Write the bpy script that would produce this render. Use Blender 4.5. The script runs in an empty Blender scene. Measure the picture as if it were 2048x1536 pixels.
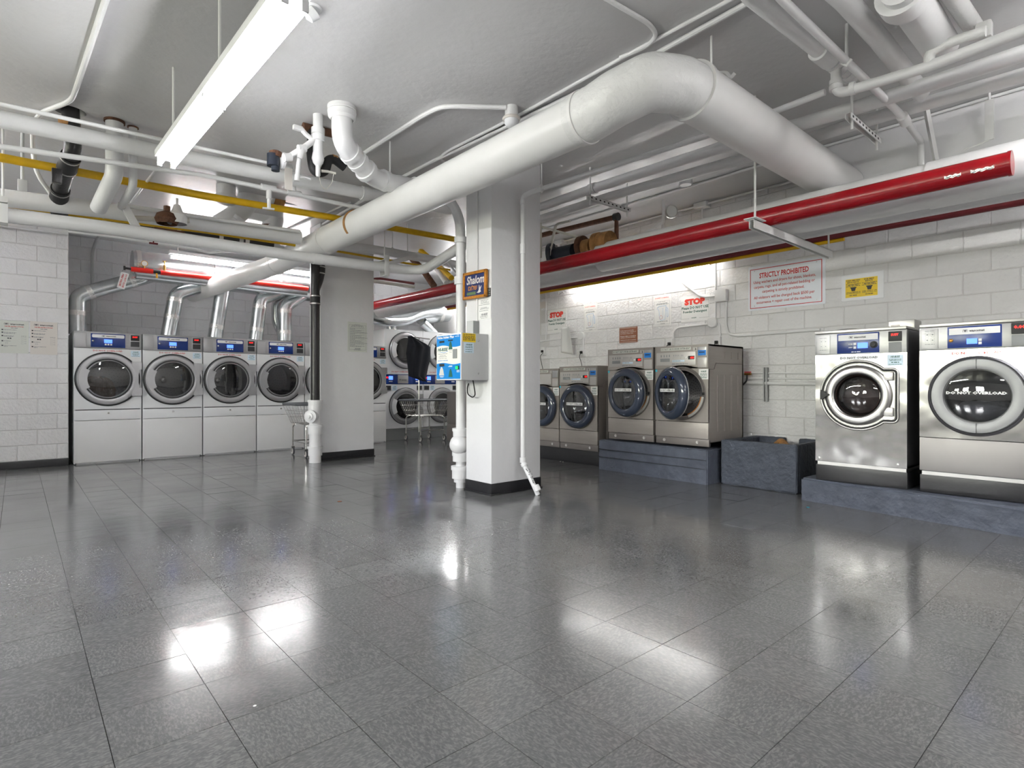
import bpy, bmesh, math, random
from mathutils import Vector, Matrix
random.seed(7)
S = bpy.context.scene
C = S.collection
PI = math.pi

# ---------------------------------------------------------------- camera / world / exposure
F_PX, CX, CY, EYE = 1133.0, 1024.0, 771.0, 1.085
YAW = math.atan((1024 - 33) / F_PX)
SN, CS = math.sin(YAW), math.cos(YAW)
cam_d = bpy.data.cameras.new('camera')
cam_d.sensor_width = 36; cam_d.lens = F_PX / 2048 * 36; cam_d.shift_y = 3 / 2048
cam_d.clip_start = 0.05
cam = bpy.data.objects.new('camera', cam_d); C.objects.link(cam)
cam.location = (0, 0, EYE); cam.rotation_euler = (PI / 2, 0, -YAW)
S.camera = cam
S.view_settings.view_transform = 'Standard'; S.view_settings.look = 'None'
S.view_settings.gamma = 1; S.view_settings.use_curve_mapping = False
S.view_settings.exposure = 1.2
TUBE_W = 42.0          # strength of the fluorescent tubes
DAY_W = 26.0            # daylight outside the windows

w = bpy.data.worlds.new('daylight'); S.world = w; w.use_nodes = True
nt = w.node_tree; bg = nt.nodes['Background']; bg.inputs[1].default_value = DAY_W
tc = nt.nodes.new('ShaderNodeTexCoord'); sx = nt.nodes.new('ShaderNodeSeparateXYZ'); rp = nt.nodes.new('ShaderNodeValToRGB')
nt.links.new(tc.outputs['Generated'], sx.inputs[0]); nt.links.new(sx.outputs['Z'], rp.inputs[0])
nt.links.new(rp.outputs[0], bg.inputs[0])
rp.color_ramp.elements[0].position = 0.0; rp.color_ramp.elements[0].color = (0.42, 0.42, 0.34, 1)
rp.color_ramp.elements[1].position = 0.25; rp.color_ramp.elements[1].color = (0.97, 0.97, 1.0, 1)
e = rp.color_ramp.elements.new(0.08); e.color = (0.85, 0.86, 0.70, 1)

# back-projection of a photograph pixel on to a real plane (used as a tape measure)
def _ray(px, py):
    u = (px - CX) / F_PX; v = (CY - py) / F_PX
    return Vector((SN + u * CS, CS - u * SN, v))
def on_x(px, py, x): r = _ray(px, py); t = x / r.x; return Vector((x, t * r.y, EYE + t * r.z))
def on_y(px, py, y): r = _ray(px, py); t = y / r.y; return Vector((t * r.x, y, EYE + t * r.z))
def on_z(px, py, z): r = _ray(px, py); t = (z - EYE) / r.z; return Vector((t * r.x, t * r.y, z))
def z_at(p, py): return EYE + (CY - py) / F_PX * (p[0] * SN + p[1] * CS)

CEIL = 3.43
WALL_X = 6.70

# ---------------------------------------------------------------- materials
def lin(r, g, b):
    f = lambda c: ((c / 255 + 0.055) / 1.055) ** 2.4 if c > 10 else c / 255 / 12.92
    return (f(r), f(g), f(b), 1)
M = {}
def mat(name, col, rough=0.5, metal=0.0, bump=0.0, bscale=40.0, emit=0.0, var=0.0, vscale=6.0, stretch=None, coat=0.0, spec=0.5, detail=4, bdist=0.01):
    m = bpy.data.materials.new(name); m.use_nodes = True
    n = m.node_tree.nodes; l = m.node_tree.links; p = n['Principled BSDF']
    p.inputs['Base Color'].default_value = col; p.inputs['Roughness'].default_value = rough
    p.inputs['Metallic'].default_value = metal; p.inputs['Coat Weight'].default_value = coat
    p.inputs['Specular IOR Level'].default_value = spec
    if emit:
        p.inputs['Emission Color'].default_value = col; p.inputs['Emission Strength'].default_value = emit
    if bump or var:
        t = n.new('ShaderNodeTexCoord'); mp = n.new('ShaderNodeMapping'); l.new(t.outputs['Object'], mp.inputs[0])
        oi = n.new('ShaderNodeObjectInfo'); l.new(oi.outputs['Random'], mp.inputs['Location'])
        ml = n.new('ShaderNodeMath'); ml.operation = 'MULTIPLY'; ml.inputs[1].default_value = 37.0
        l.new(oi.outputs['Random'], ml.inputs[0]); l.new(ml.outputs[0], mp.inputs['Location'])
        if stretch: mp.inputs['Scale'].default_value = stretch
    if bump:
        b = n.new('ShaderNodeTexNoise'); b.inputs['Scale'].default_value = bscale; b.inputs['Detail'].default_value = detail
        l.new(mp.outputs[0], b.inputs['Vector'])
        bp = n.new('ShaderNodeBump'); bp.inputs['Strength'].default_value = bump; bp.inputs['Distance'].default_value = bdist
        l.new(b.outputs['Fac'], bp.inputs['Height']); l.new(bp.outputs[0], p.inputs['Normal'])
    if var:
        v = n.new('ShaderNodeTexNoise'); v.inputs['Scale'].default_value = vscale; v.inputs['Detail'].default_value = 6
        l.new(mp.outputs[0], v.inputs['Vector'])
        r = n.new('ShaderNodeValToRGB'); r.color_ramp.elements[0].position = 0.3; r.color_ramp.elements[1].position = 0.7
        r.color_ramp.elements[0].color = tuple(c * (1 - var) for c in col[:3]) + (1,)
        r.color_ramp.elements[1].color = tuple(min(1, c * (1 + var * .5)) for c in col[:3]) + (1,)
        l.new(v.outputs['Fac'], r.inputs[0]); l.new(r.outputs[0], p.inputs['Base Color'])
    M[name] = m; return m

mat('block_paint', (.78, .775, .775, 1), .42, bump=1.0, bscale=30, var=.05, vscale=3, bdist=.012, detail=7)
mat('block_paint_grey', (.78, .78, .80, 1), .5, bump=.5, bscale=30, var=.06, vscale=3)
mat('mortar_paint', (.66, .65, .64, 1), .6, bump=.5, bscale=60)
mat('column_paint', (.77, .77, .775, 1), .38, bump=.35, bscale=14, var=.03, vscale=3)
mat('ceiling_paint', (.56, .556, .56, 1), .28, bump=.34, bscale=16, var=.07, vscale=.8, detail=9, bdist=.012)
mat('plain_wall', (.72, .71, .70, 1), .6, bump=.2, bscale=30)
mat('pipe_white', (.75, .75, .75, 1), .30, bump=.15, bscale=25, var=.03, vscale=5)
mat('duct_white', (.77, .765, .755, 1), .30, bump=.12, bscale=9, var=.03, vscale=4)
mat('wrap_white', (.74, .74, .73, 1), .32, bump=.9, bscale=22, var=.04, detail=8)
mat('pipe_cream', (.62, .60, .54, 1), .5, bump=.3, bscale=40, var=.1)
mat('pipe_yellow', lin(212, 168, 6), .4, bump=.15, bscale=50, var=.12, vscale=12)
mat('pipe_red', lin(150, 12, 24), .22, bump=.12, bscale=60, var=.1, vscale=5)
mat('pipe_red_bright', lin(225, 40, 30), .35)
mat('pipe_darkred', lin(100, 22, 28), .5, var=.15)
mat('cast_black', (.022, .021, .022, 1), .28, bump=.3, bscale=50)
mat('rubber_black', (.012, .012, .013, 1), .55)
mat('clamp_steel', (.55, .54, .52, 1), .3, 1)
mat('rust', lin(96, 62, 42), .8, bump=.8, bscale=60, var=.45, vscale=20)
mat('tan_rust', lin(165, 120, 70), .8, bump=.8, bscale=50, var=.35, vscale=14)
mat('navy_paint', lin(24, 32, 46), .45, bump=.2)
mat('galvanised', (.62, .65, .66, 1), .26, 1, bump=.10, bscale=12, var=.14, vscale=9)
mat('foil_tape', (.82, .82, .80, 1), .22, 1, bump=.9, bscale=40)
mat('strut_white', (.74, .74, .73, 1), .4)
mat('cove_black', (.014, .014, .016, 1), .32, bump=.1)
mat('curb_grey', lin(84, 90, 103), .55, bump=.8, bscale=14, var=.22, vscale=7, detail=8, bdist=.02)
mat('trough_grey', lin(74, 80, 92), .6, bump=1.0, bscale=18, var=.22, vscale=7, detail=9, bdist=.02)
mat('enamel_white', (.80, .81, .82, 1), .32, var=.02, vscale=2)
mat('enamel_dirty', (.76, .76, .755, 1), .35, var=.03, vscale=2)
mat('panel_grey', (.40, .40, .405, 1), .36, .7, var=.05, vscale=3, stretch=(1, 1, 18))
mat('panel_grey_light', (.46, .46, .465, 1), .38, .7)
mat('door_grey', (.42, .42, .43, 1), .33, .8)
mat('door_steel', (.50, .49, .48, 1), .30, 1, bump=.05, bscale=9)
mat('ring_smoky', (.34, .345, .35, 1), .45, .5, var=.15, vscale=4)
mat('door_dark', (.03, .03, .034, 1), .35)
mat('gasket', (.015, .015, .016, 1), .5)
mat('blue_panel', lin(18, 48, 120), .22)
mat('blue_bright', lin(0, 128, 205), .35)
mat('blue_card', lin(25, 125, 215), .3)
mat('white_print', (.85, .85, .85, 1), .5)
mat('cream_print', (.80, .78, .72, 1), .5)
mat('black_print', (.03, .03, .035, 1), .5)
mat('grey_print', (.25, .26, .27, 1), .6)
mat('green_print', lin(30, 92, 78), .5)
mat('red_print', lin(196, 44, 48), .45)
mat('stop_red', lin(235, 75, 62), .5)
mat('orange_print', lin(196, 128, 60), .5)
mat('leaf_print', lin(130, 165, 70), .5)
mat('blue_print', lin(110, 165, 215), .5)
mat('pale_blue', lin(214, 232, 245), .5)
mat('paper', (.84, .84, .82, 1), .55)
mat('paper_grey', (.62, .61, .57, 1), .55)
mat('paper_cream', (.72, .68, .63, 1), .5)
mat('paper_green', (.66, .68, .62, 1), .55)
mat('sign_white', (.80, .83, .88, 1), .28)
mat('sign_yellow', lin(240, 205, 10), .45)
mat('sign_brown', lin(152, 98, 74), .5)
mat('sign_navy', lin(28, 42, 96), .5)
mat('gold_frame', lin(196, 130, 40), .35, .3, var=.25, vscale=30)
mat('box_grey', (.52, .53, .53, 1), .45)
mat('box_grey_dark', (.24, .25, .25, 1), .5)
mat('lg_body', (.34, .31, .285, 1), .38, .35, var=.05, vscale=3, stretch=(1, 1, 14))
mat('lg_lip', (.20, .18, .17, 1), .45, .3)
mat('lg_panel', (.52, .50, .48, 1), .35, .3)
mat('lg_ring', lin(54, 62, 78), .14, coat=.5)
mat('steel', (.50, .49, .48, 1), .15, 1, bump=.38, bscale=2.3, detail=2, bdist=.05)
mat('steel_brushed', (.46, .45, .44, 1), .34, 1, bump=.05, bscale=4)
mat('steel_side', (.14, .14, .15, 1), .4, .7)
mat('plinth_black', (.020, .020, .022, 1), .33, bump=.08)
mat('drum', (.28, .28, .29, 1), .35, .8)
mat('drum_dark', (.06, .06, .065, 1), .4, .5)
mat('towel_tan', lin(172, 128, 98), .95, bump=1, bscale=60, var=.3, vscale=10)
mat('laundry_brown', lin(120, 92, 84), .9, bump=1, bscale=25, var=.35, vscale=9)
mat('laundry_pale', lin(170, 172, 176), .9, bump=1, bscale=25, var=.2, vscale=9)
mat('cloth_black', (.012, .014, .02, 1), .9, bump=.5, bscale=160)
mat('cart_rim', (.09, .095, .105, 1), .45)
mat('chrome', (.70, .69, .66, 1), .22, 1)
mat('wheel_rubber', (.06, .06, .065, 1), .6)
mat('wheel_hub', (.62, .60, .56, 1), .5)
mat('cord_black', (.01, .01, .011, 1), .5)
mat('brass', lin(190, 140, 70), .3, 1)
mat('tag_yellow', lin(240, 180, 30), .5)
mat('cyan_tape', lin(70, 195, 220), .5)
mat('floor_dirt', lin(120, 70, 40), .9)
mat('lcd_blue', lin(70, 110, 255), .4, emit=1.3)
mat('led_red', lin(255, 20, 16), .4, emit=1.6)
mat('led_green', lin(20, 210, 90), .4, emit=.8)
mat('tube_glow', (1.0, .99, .985, 1), .4, emit=TUBE_W * 1.25)
mat('tube_glow_pendant', (.98, .98, 1.0, 1), .4, emit=TUBE_W * .72)
mat('tube_glow_wall', (1.0, .99, .975, 1), .4, emit=TUBE_W * .36)
mat('steel_lower', (.36, .345, .335, 1), .5, .75, bump=.05, bscale=4)
mat('outside_frame', (.5, .5, .5, 1), .5)

def glass_mat(name, tint, gloss=.12, rough=.02):
    m = bpy.data.materials.new(name); m.use_nodes = True; n = m.node_tree.nodes; l = m.node_tree.links; n.clear()
    o = n.new('ShaderNodeOutputMaterial'); mx = n.new('ShaderNodeMixShader'); t = n.new('ShaderNodeBsdfTransparent')
    g = n.new('ShaderNodeBsdfGlossy'); lw = n.new('ShaderNodeFresnel'); lw.inputs[0].default_value = 1.5
    ad = n.new('ShaderNodeMath'); ad.inputs[1].default_value = gloss; ad.use_clamp = True
    t.inputs[0].default_value = tint; g.inputs['Roughness'].default_value = rough
    l.new(lw.outputs[0], ad.inputs[0]); l.new(ad.outputs[0], mx.inputs[0]); l.new(t.outputs[0], mx.inputs[1]); l.new(g.outputs[0], mx.inputs[2])
    l.new(mx.outputs[0], o.inputs[0]); M[name] = m
glass_mat('glass_dryer', (.34, .34, .35, 1), .05)
glass_mat('glass_washer', (.42, .43, .46, 1), .10)
glass_mat('glass_window', (.95, .96, .96, 1), 0)

# floor tile: mottled vinyl composition, chips drawn along the tile's own grain
def tile_mat():
    m = bpy.data.materials.new('floor_vinyl'); m.use_nodes = True; n = m.node_tree.nodes; l = m.node_tree.links; p = n['Principled BSDF']
    t = n.new('ShaderNodeTexCoord'); oi = n.new('ShaderNodeObjectInfo')
    ml = n.new('ShaderNodeMath'); ml.operation = 'MULTIPLY'; ml.inputs[1].default_value = 53
    l.new(oi.outputs['Random'], ml.inputs[0])
    mp = n.new('ShaderNodeMapping'); l.new(t.outputs['Object'], mp.inputs[0]); l.new(ml.outputs[0], mp.inputs['Location']); mp.inputs['Scale'].default_value = (1, 2.1, 1)
    a = n.new('ShaderNodeTexNoise'); a.inputs['Scale'].default_value = 62; a.inputs['Detail'].default_value = 3; a.inputs['Distortion'].default_value = .6
    l.new(mp.outputs[0], a.inputs['Vector'])
    r = n.new('ShaderNodeValToRGB'); cr = r.color_ramp
    cr.elements[0].position = .36; cr.elements[0].color = (.098, .100, .102, 1)
    cr.elements[1].position = .64; cr.elements[1].color = (.165, .166, .165, 1)
    ee = cr.elements.new(.5); ee.color = (.120, .122, .122, 1)
    l.new(a.outputs['Fac'], r.inputs[0])
    hv = n.new('ShaderNodeHueSaturation'); l.new(r.outputs[0], hv.inputs['Color'])
    mr = n.new('ShaderNodeMapRange'); mr.inputs['To Min'].default_value = .93; mr.inputs['To Max'].default_value = 1.07
    l.new(oi.outputs['Random'], mr.inputs[0]); l.new(mr.outputs[0], hv.inputs['Value'])
    l.new(hv.outputs[0], p.inputs['Base Color'])
    # worn wax: roughness varies in world space
    ge = n.new('ShaderNodeNewGeometry'); w2 = n.new('ShaderNodeTexNoise'); w2.inputs['Scale'].default_value = 1.3; w2.inputs['Detail'].default_value = 7
    l.new(ge.outputs['Position'], w2.inputs['Vector'])
    m2 = n.new('ShaderNodeMapRange'); m2.inputs['From Min'].default_value = .3; m2.inputs['From Max'].default_value = .7
    m2.inputs['To Min'].default_value = .10; m2.inputs['To Max'].default_value = .22
    l.new(w2.outputs['Fac'], m2.inputs[0]); l.new(m2.outputs[0], p.inputs['Roughness'])
    b = n.new('ShaderNodeTexNoise'); b.inputs['Scale'].default_value = 7; b.inputs['Detail'].default_value = 5
    l.new(ge.outputs['Position'], b.inputs['Vector'])
    bp = n.new('ShaderNodeBump'); bp.inputs['Strength'].default_value = .10; bp.inputs['Distance'].default_value = .01
    l.new(b.outputs['Fac'], bp.inputs['Height']); l.new(bp.outputs[0], p.inputs['Normal'])
    p.inputs['Specular IOR Level'].default_value = 1.0
    M['floor_vinyl'] = m
tile_mat()
mat('floor_joint', (.02, .02, .021, 1), .8)

# ---------------------------------------------------------------- mesh building
_txt = {}
def text_geo(s, bold, res):
    k = (s, bold, res)
    if k not in _txt:
        cu = bpy.data.curves.new('t', 'FONT'); cu.body = s; cu.size = 1; cu.offset = bold; cu.resolution_u = res
        o = bpy.data.objects.new('t', cu); C.objects.link(o)
        me = bpy.data.meshes.new_from_object(o.evaluated_get(bpy.context.evaluated_depsgraph_get()))
        vs = [tuple(v.co) for v in me.vertices]; fs = [tuple(p.vertices) for p in me.polygons]
        bpy.data.objects.remove(o); bpy.data.curves.remove(cu); bpy.data.meshes.remove(me)
        xs = [v[0] for v in vs] or [0, 1]; ys = [v[1] for v in vs] or [0, 1]
        _txt[k] = (vs, fs, min(xs), max(xs), min(ys), max(ys))
    return _txt[k]

class MB:
    def __init__(s): s.v = []; s.f = []; s.T = Matrix()
    def add(s, vs, fs):
        b = len(s.v); s.v += [s.T @ Vector(v) for v in vs]; s.f += [tuple(i + b for i in f) for f in fs]; return s
    def box(s, x0, x1, y0, y1, z0, z1, bv=0.0):
        if x0 > x1: x0, x1 = x1, x0
        if y0 > y1: y0, y1 = y1, y0
        if z0 > z1: z0, z1 = z1, z0
        if not bv:
            return s.add([(x, y, z) for x in (x0, x1) for y in (y0, y1) for z in (z0, z1)],
                         [(0, 1, 3, 2), (4, 6, 7, 5), (0, 4, 5, 1), (2, 3, 7, 6), (0, 2, 6, 4), (1, 5, 7, 3)])
        bm = bmesh.new(); bmesh.ops.create_cube(bm, size=1)
        for v in bm.verts: v.co = Vector(((x0 + x1) / 2 + v.co.x * (x1 - x0), (y0 + y1) / 2 + v.co.y * (y1 - y0), (z0 + z1) / 2 + v.co.z * (z1 - z0)))
        bmesh.ops.bevel(bm, geom=bm.edges[:], offset=min(bv, (x1 - x0) * .45, (y1 - y0) * .45, (z1 - z0) * .45), segments=2, affect='EDGES', profile=.6)
        bm.verts.index_update()
        s.add([tuple(v.co) for v in bm.verts], [tuple(v.index for v in f.verts) for f in bm.faces]); bm.free(); return s
    def tube(s, pts, r, seg=16, fillet=0.0, caps=True, r2=None):
        P = [Vector(p) for p in pts]
        if fillet and len(P) > 2:
            Q = [P[0]]
            for i in range(1, len(P) - 1):
                a, b, c = P[i - 1], P[i], P[i + 1]; d1 = (a - b); d2 = (c - b)
                L = min(fillet, d1.length * .48, d2.length * .48); d1.normalize(); d2.normalize()
                p1 = b + d1 * L; p2 = b + d2 * L
                for k in range(7):
                    t = k / 6; Q.append(p1 * (1 - t) ** 2 + b * 2 * t * (1 - t) + p2 * t * t)
            Q.append(P[-1]); P = Q
        n = len(P); tang = []
        for i in range(n):
            t = (P[min(i + 1, n - 1)] - P[max(i - 1, 0)])
            if t.length < 1e-9: t = Vector((0, 0, 1))
            tang.append(t.normalized())
        up = Vector((0, 0, 1)) if abs(tang[0].z) < .9 else Vector((1, 0, 0))
        nx = tang[0].cross(up).normalized(); vs = []; fs = []
        for i in range(n):
            nx = (nx - tang[i] * nx.dot(tang[i])).normalized(); ny = tang[i].cross(nx)
            rr = r if r2 is None else r + (r2 - r) * i / (n - 1)
            for k in range(seg):
                a = 2 * PI * k / seg; vs.append(tuple(P[i] + nx * math.cos(a) * rr + ny * math.sin(a) * rr))
        for i in range(n - 1):
            for k in range(seg):
                a = i * seg + k; b = i * seg + (k + 1) % seg; fs.append((a, b, b + seg, a + seg))
        if caps: fs.append(tuple(range(seg - 1, -1, -1))); fs.append(tuple((n - 1) * seg + k for k in range(seg)))
        return s.add(vs, fs)
    def lathe(s, c, axis, prof, seg=40, flip=False):
        # prof: (radius, distance along axis)
        ax = Vector(axis).normalized(); up = Vector((0, 0, 1)) if abs(ax.z) < .9 else Vector((1, 0, 0))
        nx = ax.cross(up).normalized(); ny = ax.cross(nx); c = Vector(c); vs = []; fs = []
        for (r, d) in prof:
            for k in range(seg):
                a = 2 * PI * k / seg; vs.append(tuple(c + ax * d + (nx * math.cos(a) + ny * math.sin(a)) * max(r, 1e-5)))
        for i in range(len(prof) - 1):
            for k in range(seg):
                a = i * seg + k; b = i * seg + (k + 1) % seg
                fs.append((a, a + seg, b + seg, b) if flip else (a, b, b + seg, a + seg))
        return s.add(vs, fs)
    def prism(s, pts, y0, y1):
        # outline in the local XZ plane, counter-clockwise seen from -Y
        n = len(pts); vs = [(p[0], y0, p[1]) for p in pts] + [(p[0], y1, p[1]) for p in pts]
        fs = [tuple(range(n)), tuple(range(2 * n - 1, n - 1, -1))] + [(i, i + n, (i + 1) % n + n, (i + 1) % n) for i in range(n)]
        return s.add(vs, fs)
    def plate_hole(s, x0, x1, z0, z1, cx, cz, r, y, depth=.02, seg=48):
        vs = []; fs = []
        A = [2 * PI * k / seg for k in range(seg)]
        for a in A:
            c, d = math.cos(a), math.sin(a)
            tx = ((x1 - cx) / c) if c > 1e-6 else ((x0 - cx) / c if c < -1e-6 else 1e9)
            tz = ((z1 - cz) / d) if d > 1e-6 else ((z0 - cz) / d if d < -1e-6 else 1e9)
            t = min(tx, tz); vs += [(cx + r * c, y, cz + r * d), (cx + t * c, y, cz + t * d), (cx + r * c, y + depth, cz + r * d)]
        n = seg
        for k in range(n):
            j = (k + 1) % n; fs.append((3 * k, 3 * k + 1, 3 * j + 1, 3 * j)); fs.append((3 * k, 3 * j, 3 * j + 2, 3 * k + 2))
        base = len(vs); cor = [(x0, z0), (x1, z0), (x1, z1), (x0, z1)]
        # fill the rectangle corners missed by the rays
        for (a, b) in cor:
            vs.append((a, y, b))
        for ci, (a, b) in enumerate(cor):
            ang = math.atan2(b - cz, a - cx) % (2 * PI); k = int(ang / (2 * PI / seg)) % n; j = (k + 1) % n
            fs.append((3 * k + 1, base + ci, 3 * j + 1))
        return s.add(vs, fs)
    def text(s, st, x0, x1, z0, z1, y, bold=.0, res=1, shear=0.0):
        vs, fs, a, b, c, d = text_geo(st, bold, res)
        if not vs: return s
        kx = (x1 - x0) / max(b - a, 1e-6); kz = (z1 - z0) / max(d - c, 1e-6)
        return s.add([(x0 + (v[0] - a) * kx + shear * (v[1] - c) * kz, y, z0 + (v[1] - c) * kz) for v in vs], fs)
    def words(s, x0, x1, z, h, y, seed=0):
        # a line of print too small to read: word-long strokes
        R = random.Random(seed); x = x0
        while x < x1:
            wl = R.uniform(.8, 3.2) * h; xe = min(x + wl, x1); s.rect(x, xe, z, z + h * .62, y); x = xe + h * .45
        return s
    def rect(s, x0, x1, z0, z1, y): return s.add([(x0, y, z0), (x1, y, z0), (x1, y, z1), (x0, y, z1)], [(0, 1, 2, 3)])
    def frame(s, x0, x1, z0, z1, y, t):
        s.rect(x0, x1, z1 - t, z1, y); s.rect(x0, x1, z0, z0 + t, y); s.rect(x0, x0 + t, z0, z1, y); s.rect(x1 - t, x1, z0, z1, y); return s
    def disc(s, cx, cz, r, y, seg=24):
        return s.add([(cx + r * math.cos(2 * PI * k / seg), y, cz + r * math.sin(2 * PI * k / seg)) for k in range(seg)], [tuple(range(seg))])
    def ring(s, cx, cz, r0, r1, y, seg=28):
        vs = []
        for k in range(seg):
            a = 2 * PI * k / seg; vs += [(cx + r0 * math.cos(a), y, cz + r0 * math.sin(a)), (cx + r1 * math.cos(a), y, cz + r1 * math.sin(a))]
        return s.add(vs, [(2 * k, 2 * k + 1, 2 * ((k + 1) % seg) + 1, 2 * ((k + 1) % seg)) for k in range(seg)])
    def mesh(s, name, material, smooth=35):
        me = bpy.data.meshes.new(name); me.from_pydata([tuple(v) for v in s.v], [], s.f); me.materials.append(M[material])
        if smooth:
            for p in me.polygons: p.use_smooth = True
            me.set_sharp_from_angle(angle=math.radians(smooth))
        me.update(); return me
    def build(s, name, material, parent=None, smooth=35, label=None):
        o = bpy.data.objects.new(name, s.mesh(name, material, smooth)); C.objects.link(o)
        if parent is not None: o.parent = parent
        if label: o['label'] = label
        return o

def tag(o, label, cat, group=None):
    o['label'] = label; o['category'] = cat
    if group: o['group'] = group
    return o
def thing(name, label, cat, loc=(0, 0, 0), rz=0.0, group=None):
    o = bpy.data.objects.new(name, None); o.empty_display_size = .1; C.objects.link(o); o.location = loc; o.rotation_euler = (0, 0, rz)
    return tag(o, label, cat, group)
def struct(name, mb, material, smooth=0):
    o = mb.build(name, material, None, smooth); o['kind'] = 'structure'; return o
def children(o): return [c for c in bpy.data.objects if c.parent == o]
def dup(root, loc, rz=None, label=None):
    kids = {}
    for o in bpy.data.objects:
        if o.parent: kids.setdefault(o.parent, []).append(o)
    r = root.copy(); C.objects.link(r); r.location = loc
    if rz is not None: r.rotation_euler = (0, 0, rz)
    if label: r['label'] = label
    for ch in kids.get(root, []):
        c = ch.copy(); C.objects.link(c); c.parent = r
        for g in kids.get(ch, []):
            d = g.copy(); C.objects.link(d); d.parent = c
    return r
EAST = -PI / 2        # turns a front that faces -Y to face -X

def pipe(name, label, pts, r, material='pipe_white', cat='pipe', fillet=0.0, seg=18, caps=True, group=None):
    return tag(MB().tube(pts, r, seg, fillet, caps).build(name, material), label, cat, group)
def sleeve(parent, a, b, r, material='pipe_white', name='coupling', seg=20):
    return MB().tube([a, b], r, seg).build(name, material, parent)

# ================================================================ THE SETTING
# floor -----------------------------------------------------------
floor = struct('floor', MB().box(-3.6, 7.5, -3.4, 11.4, -.06, -.004), 'floor_joint')
TS = .3048
def tile_mesh(name):
    h = TS / 2 - .0010; mb = MB(); z0 = -.003; b = .0001
    vs = [(-h, -h, z0), (h, -h, z0), (h, h, z0), (-h, h, z0), (-h + b, -h + b, 0), (h - b, -h + b, 0), (h - b, h - b, 0), (-h + b, h - b, 0)]
    mb.add(vs, [(4, 5, 6, 7), (0, 1, 5, 4), (1, 2, 6, 5), (2, 3, 7, 6), (3, 0, 4, 7)]); return mb
tme = tile_mesh('tile').mesh('floor_tile', 'floor_vinyl', 0)
# tile lines measured in the photo: X = 0.2105 + k*0.3048, Y line through (.,2.39)
TX0 = on_z(230, 1535, 0).x; TY0 = on_z(720, 1452, 0).y
cells = []
for i in range(-12, 24):
    for j in range(-12, 30):
        x = TX0 + (i + .5) * TS; y = TY0 + (j + .5) * TS
        if not (-3.5 < x < 7.4 and -3.3 < y < 11.3): continue
        d = x * SN + y * CS; lt = x * CS - y * SN
        vis = d > .8 and abs(lt) < d * .93 + .3 and x < 6.2 and y < 10.2 and EYE / d < .80
        cells.append((0 if vis else 1, d, x, y, i, j))
cells.sort()
rnd = random.Random(3)
rest = MB()
for n_, (nv, d, x, y, i, j) in enumerate(cells):
    tilt = (rnd.gauss(0, .0011), rnd.gauss(0, .0011)); dz = rnd.uniform(-.0003, .0003)
    rz = (PI / 2 if (i + j) % 2 else 0) + (PI if rnd.random() < .5 else 0)
    if n_ < 300 and not nv:
        o = bpy.data.objects.new('floor_tile', tme); C.objects.link(o); o.parent = floor
        o.location = (x, y, dz); o.rotation_euler = (tilt[0], tilt[1], rz)
    else:
        rest.T = Matrix.Translation((x, y, dz)) @ Matrix.Rotation(tilt[0], 4, 'X') @ Matrix.Rotation(tilt[1], 4, 'Y')
        h = TS / 2 - .0010
        rest.add([(-h, -h, 0), (h, -h, 0), (h, h, 0), (-h, h, 0)], [(0, 1, 2, 3)])
ro = rest.build('floor_tiles', 'floor_vinyl', floor, 0); ro['kind'] = 'stuff'

# ceiling: one slab with the hole round the black stack -----------
cl = MB()
hole = on_z(139, 222, CEIL); hr = .115
cl.box(-3.6, 7.5, -3.4, 11.4, CEIL + .16, CEIL + .2)
# slab underside as a plate with a round hole (XY plane)
seg = 40; vs = []; fs = []
X0, X1, Y0, Y1 = -3.6, 7.5, -3.4, 11.4
for k in range(seg):
    a = 2 * PI * k / seg; c_, d_ = math.cos(a), math.sin(a)
    tx = ((X1 - hole.x) / c_) if c_ > 1e-6 else ((X0 - hole.x) / c_ if c_ < -1e-6 else 1e9)
    ty = ((Y1 - hole.y) / d_) if d_ > 1e-6 else ((Y0 - hole.y) / d_ if d_ < -1e-6 else 1e9)
    t = min(tx, ty)
    vs += [(hole.x + hr * c_, hole.y + hr * d_, CEIL), (hole.x + t * c_, hole.y + t * d_, CEIL), (hole.x + hr * c_, hole.y + hr * d_, CEIL + .16)]
for k in range(seg):
    j = (k + 1) % seg; fs += [(3 * k, 3 * j, 3 * j + 1, 3 * k + 1), (3 * k, 3 * k + 2, 3 * j + 2, 3 * j)]
b_ = len(vs); cor = [(X0, Y0), (X1, Y0), (X1, Y1), (X0, Y1)]
for (a, b) in cor: vs.append((a, b, CEIL))
for ci, (a, b) in enumerate(cor):
    an = math.atan2(b - hole.y, a - hole.x) % (2 * PI); k = int(an / (2 * PI / seg)) % seg; j = (k + 1) % seg
    fs.append((3 * k + 1, 3 * j + 1, b_ + ci))
cl.add(vs, fs)
ceiling = struct('ceiling', cl, 'ceiling_paint')

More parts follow.
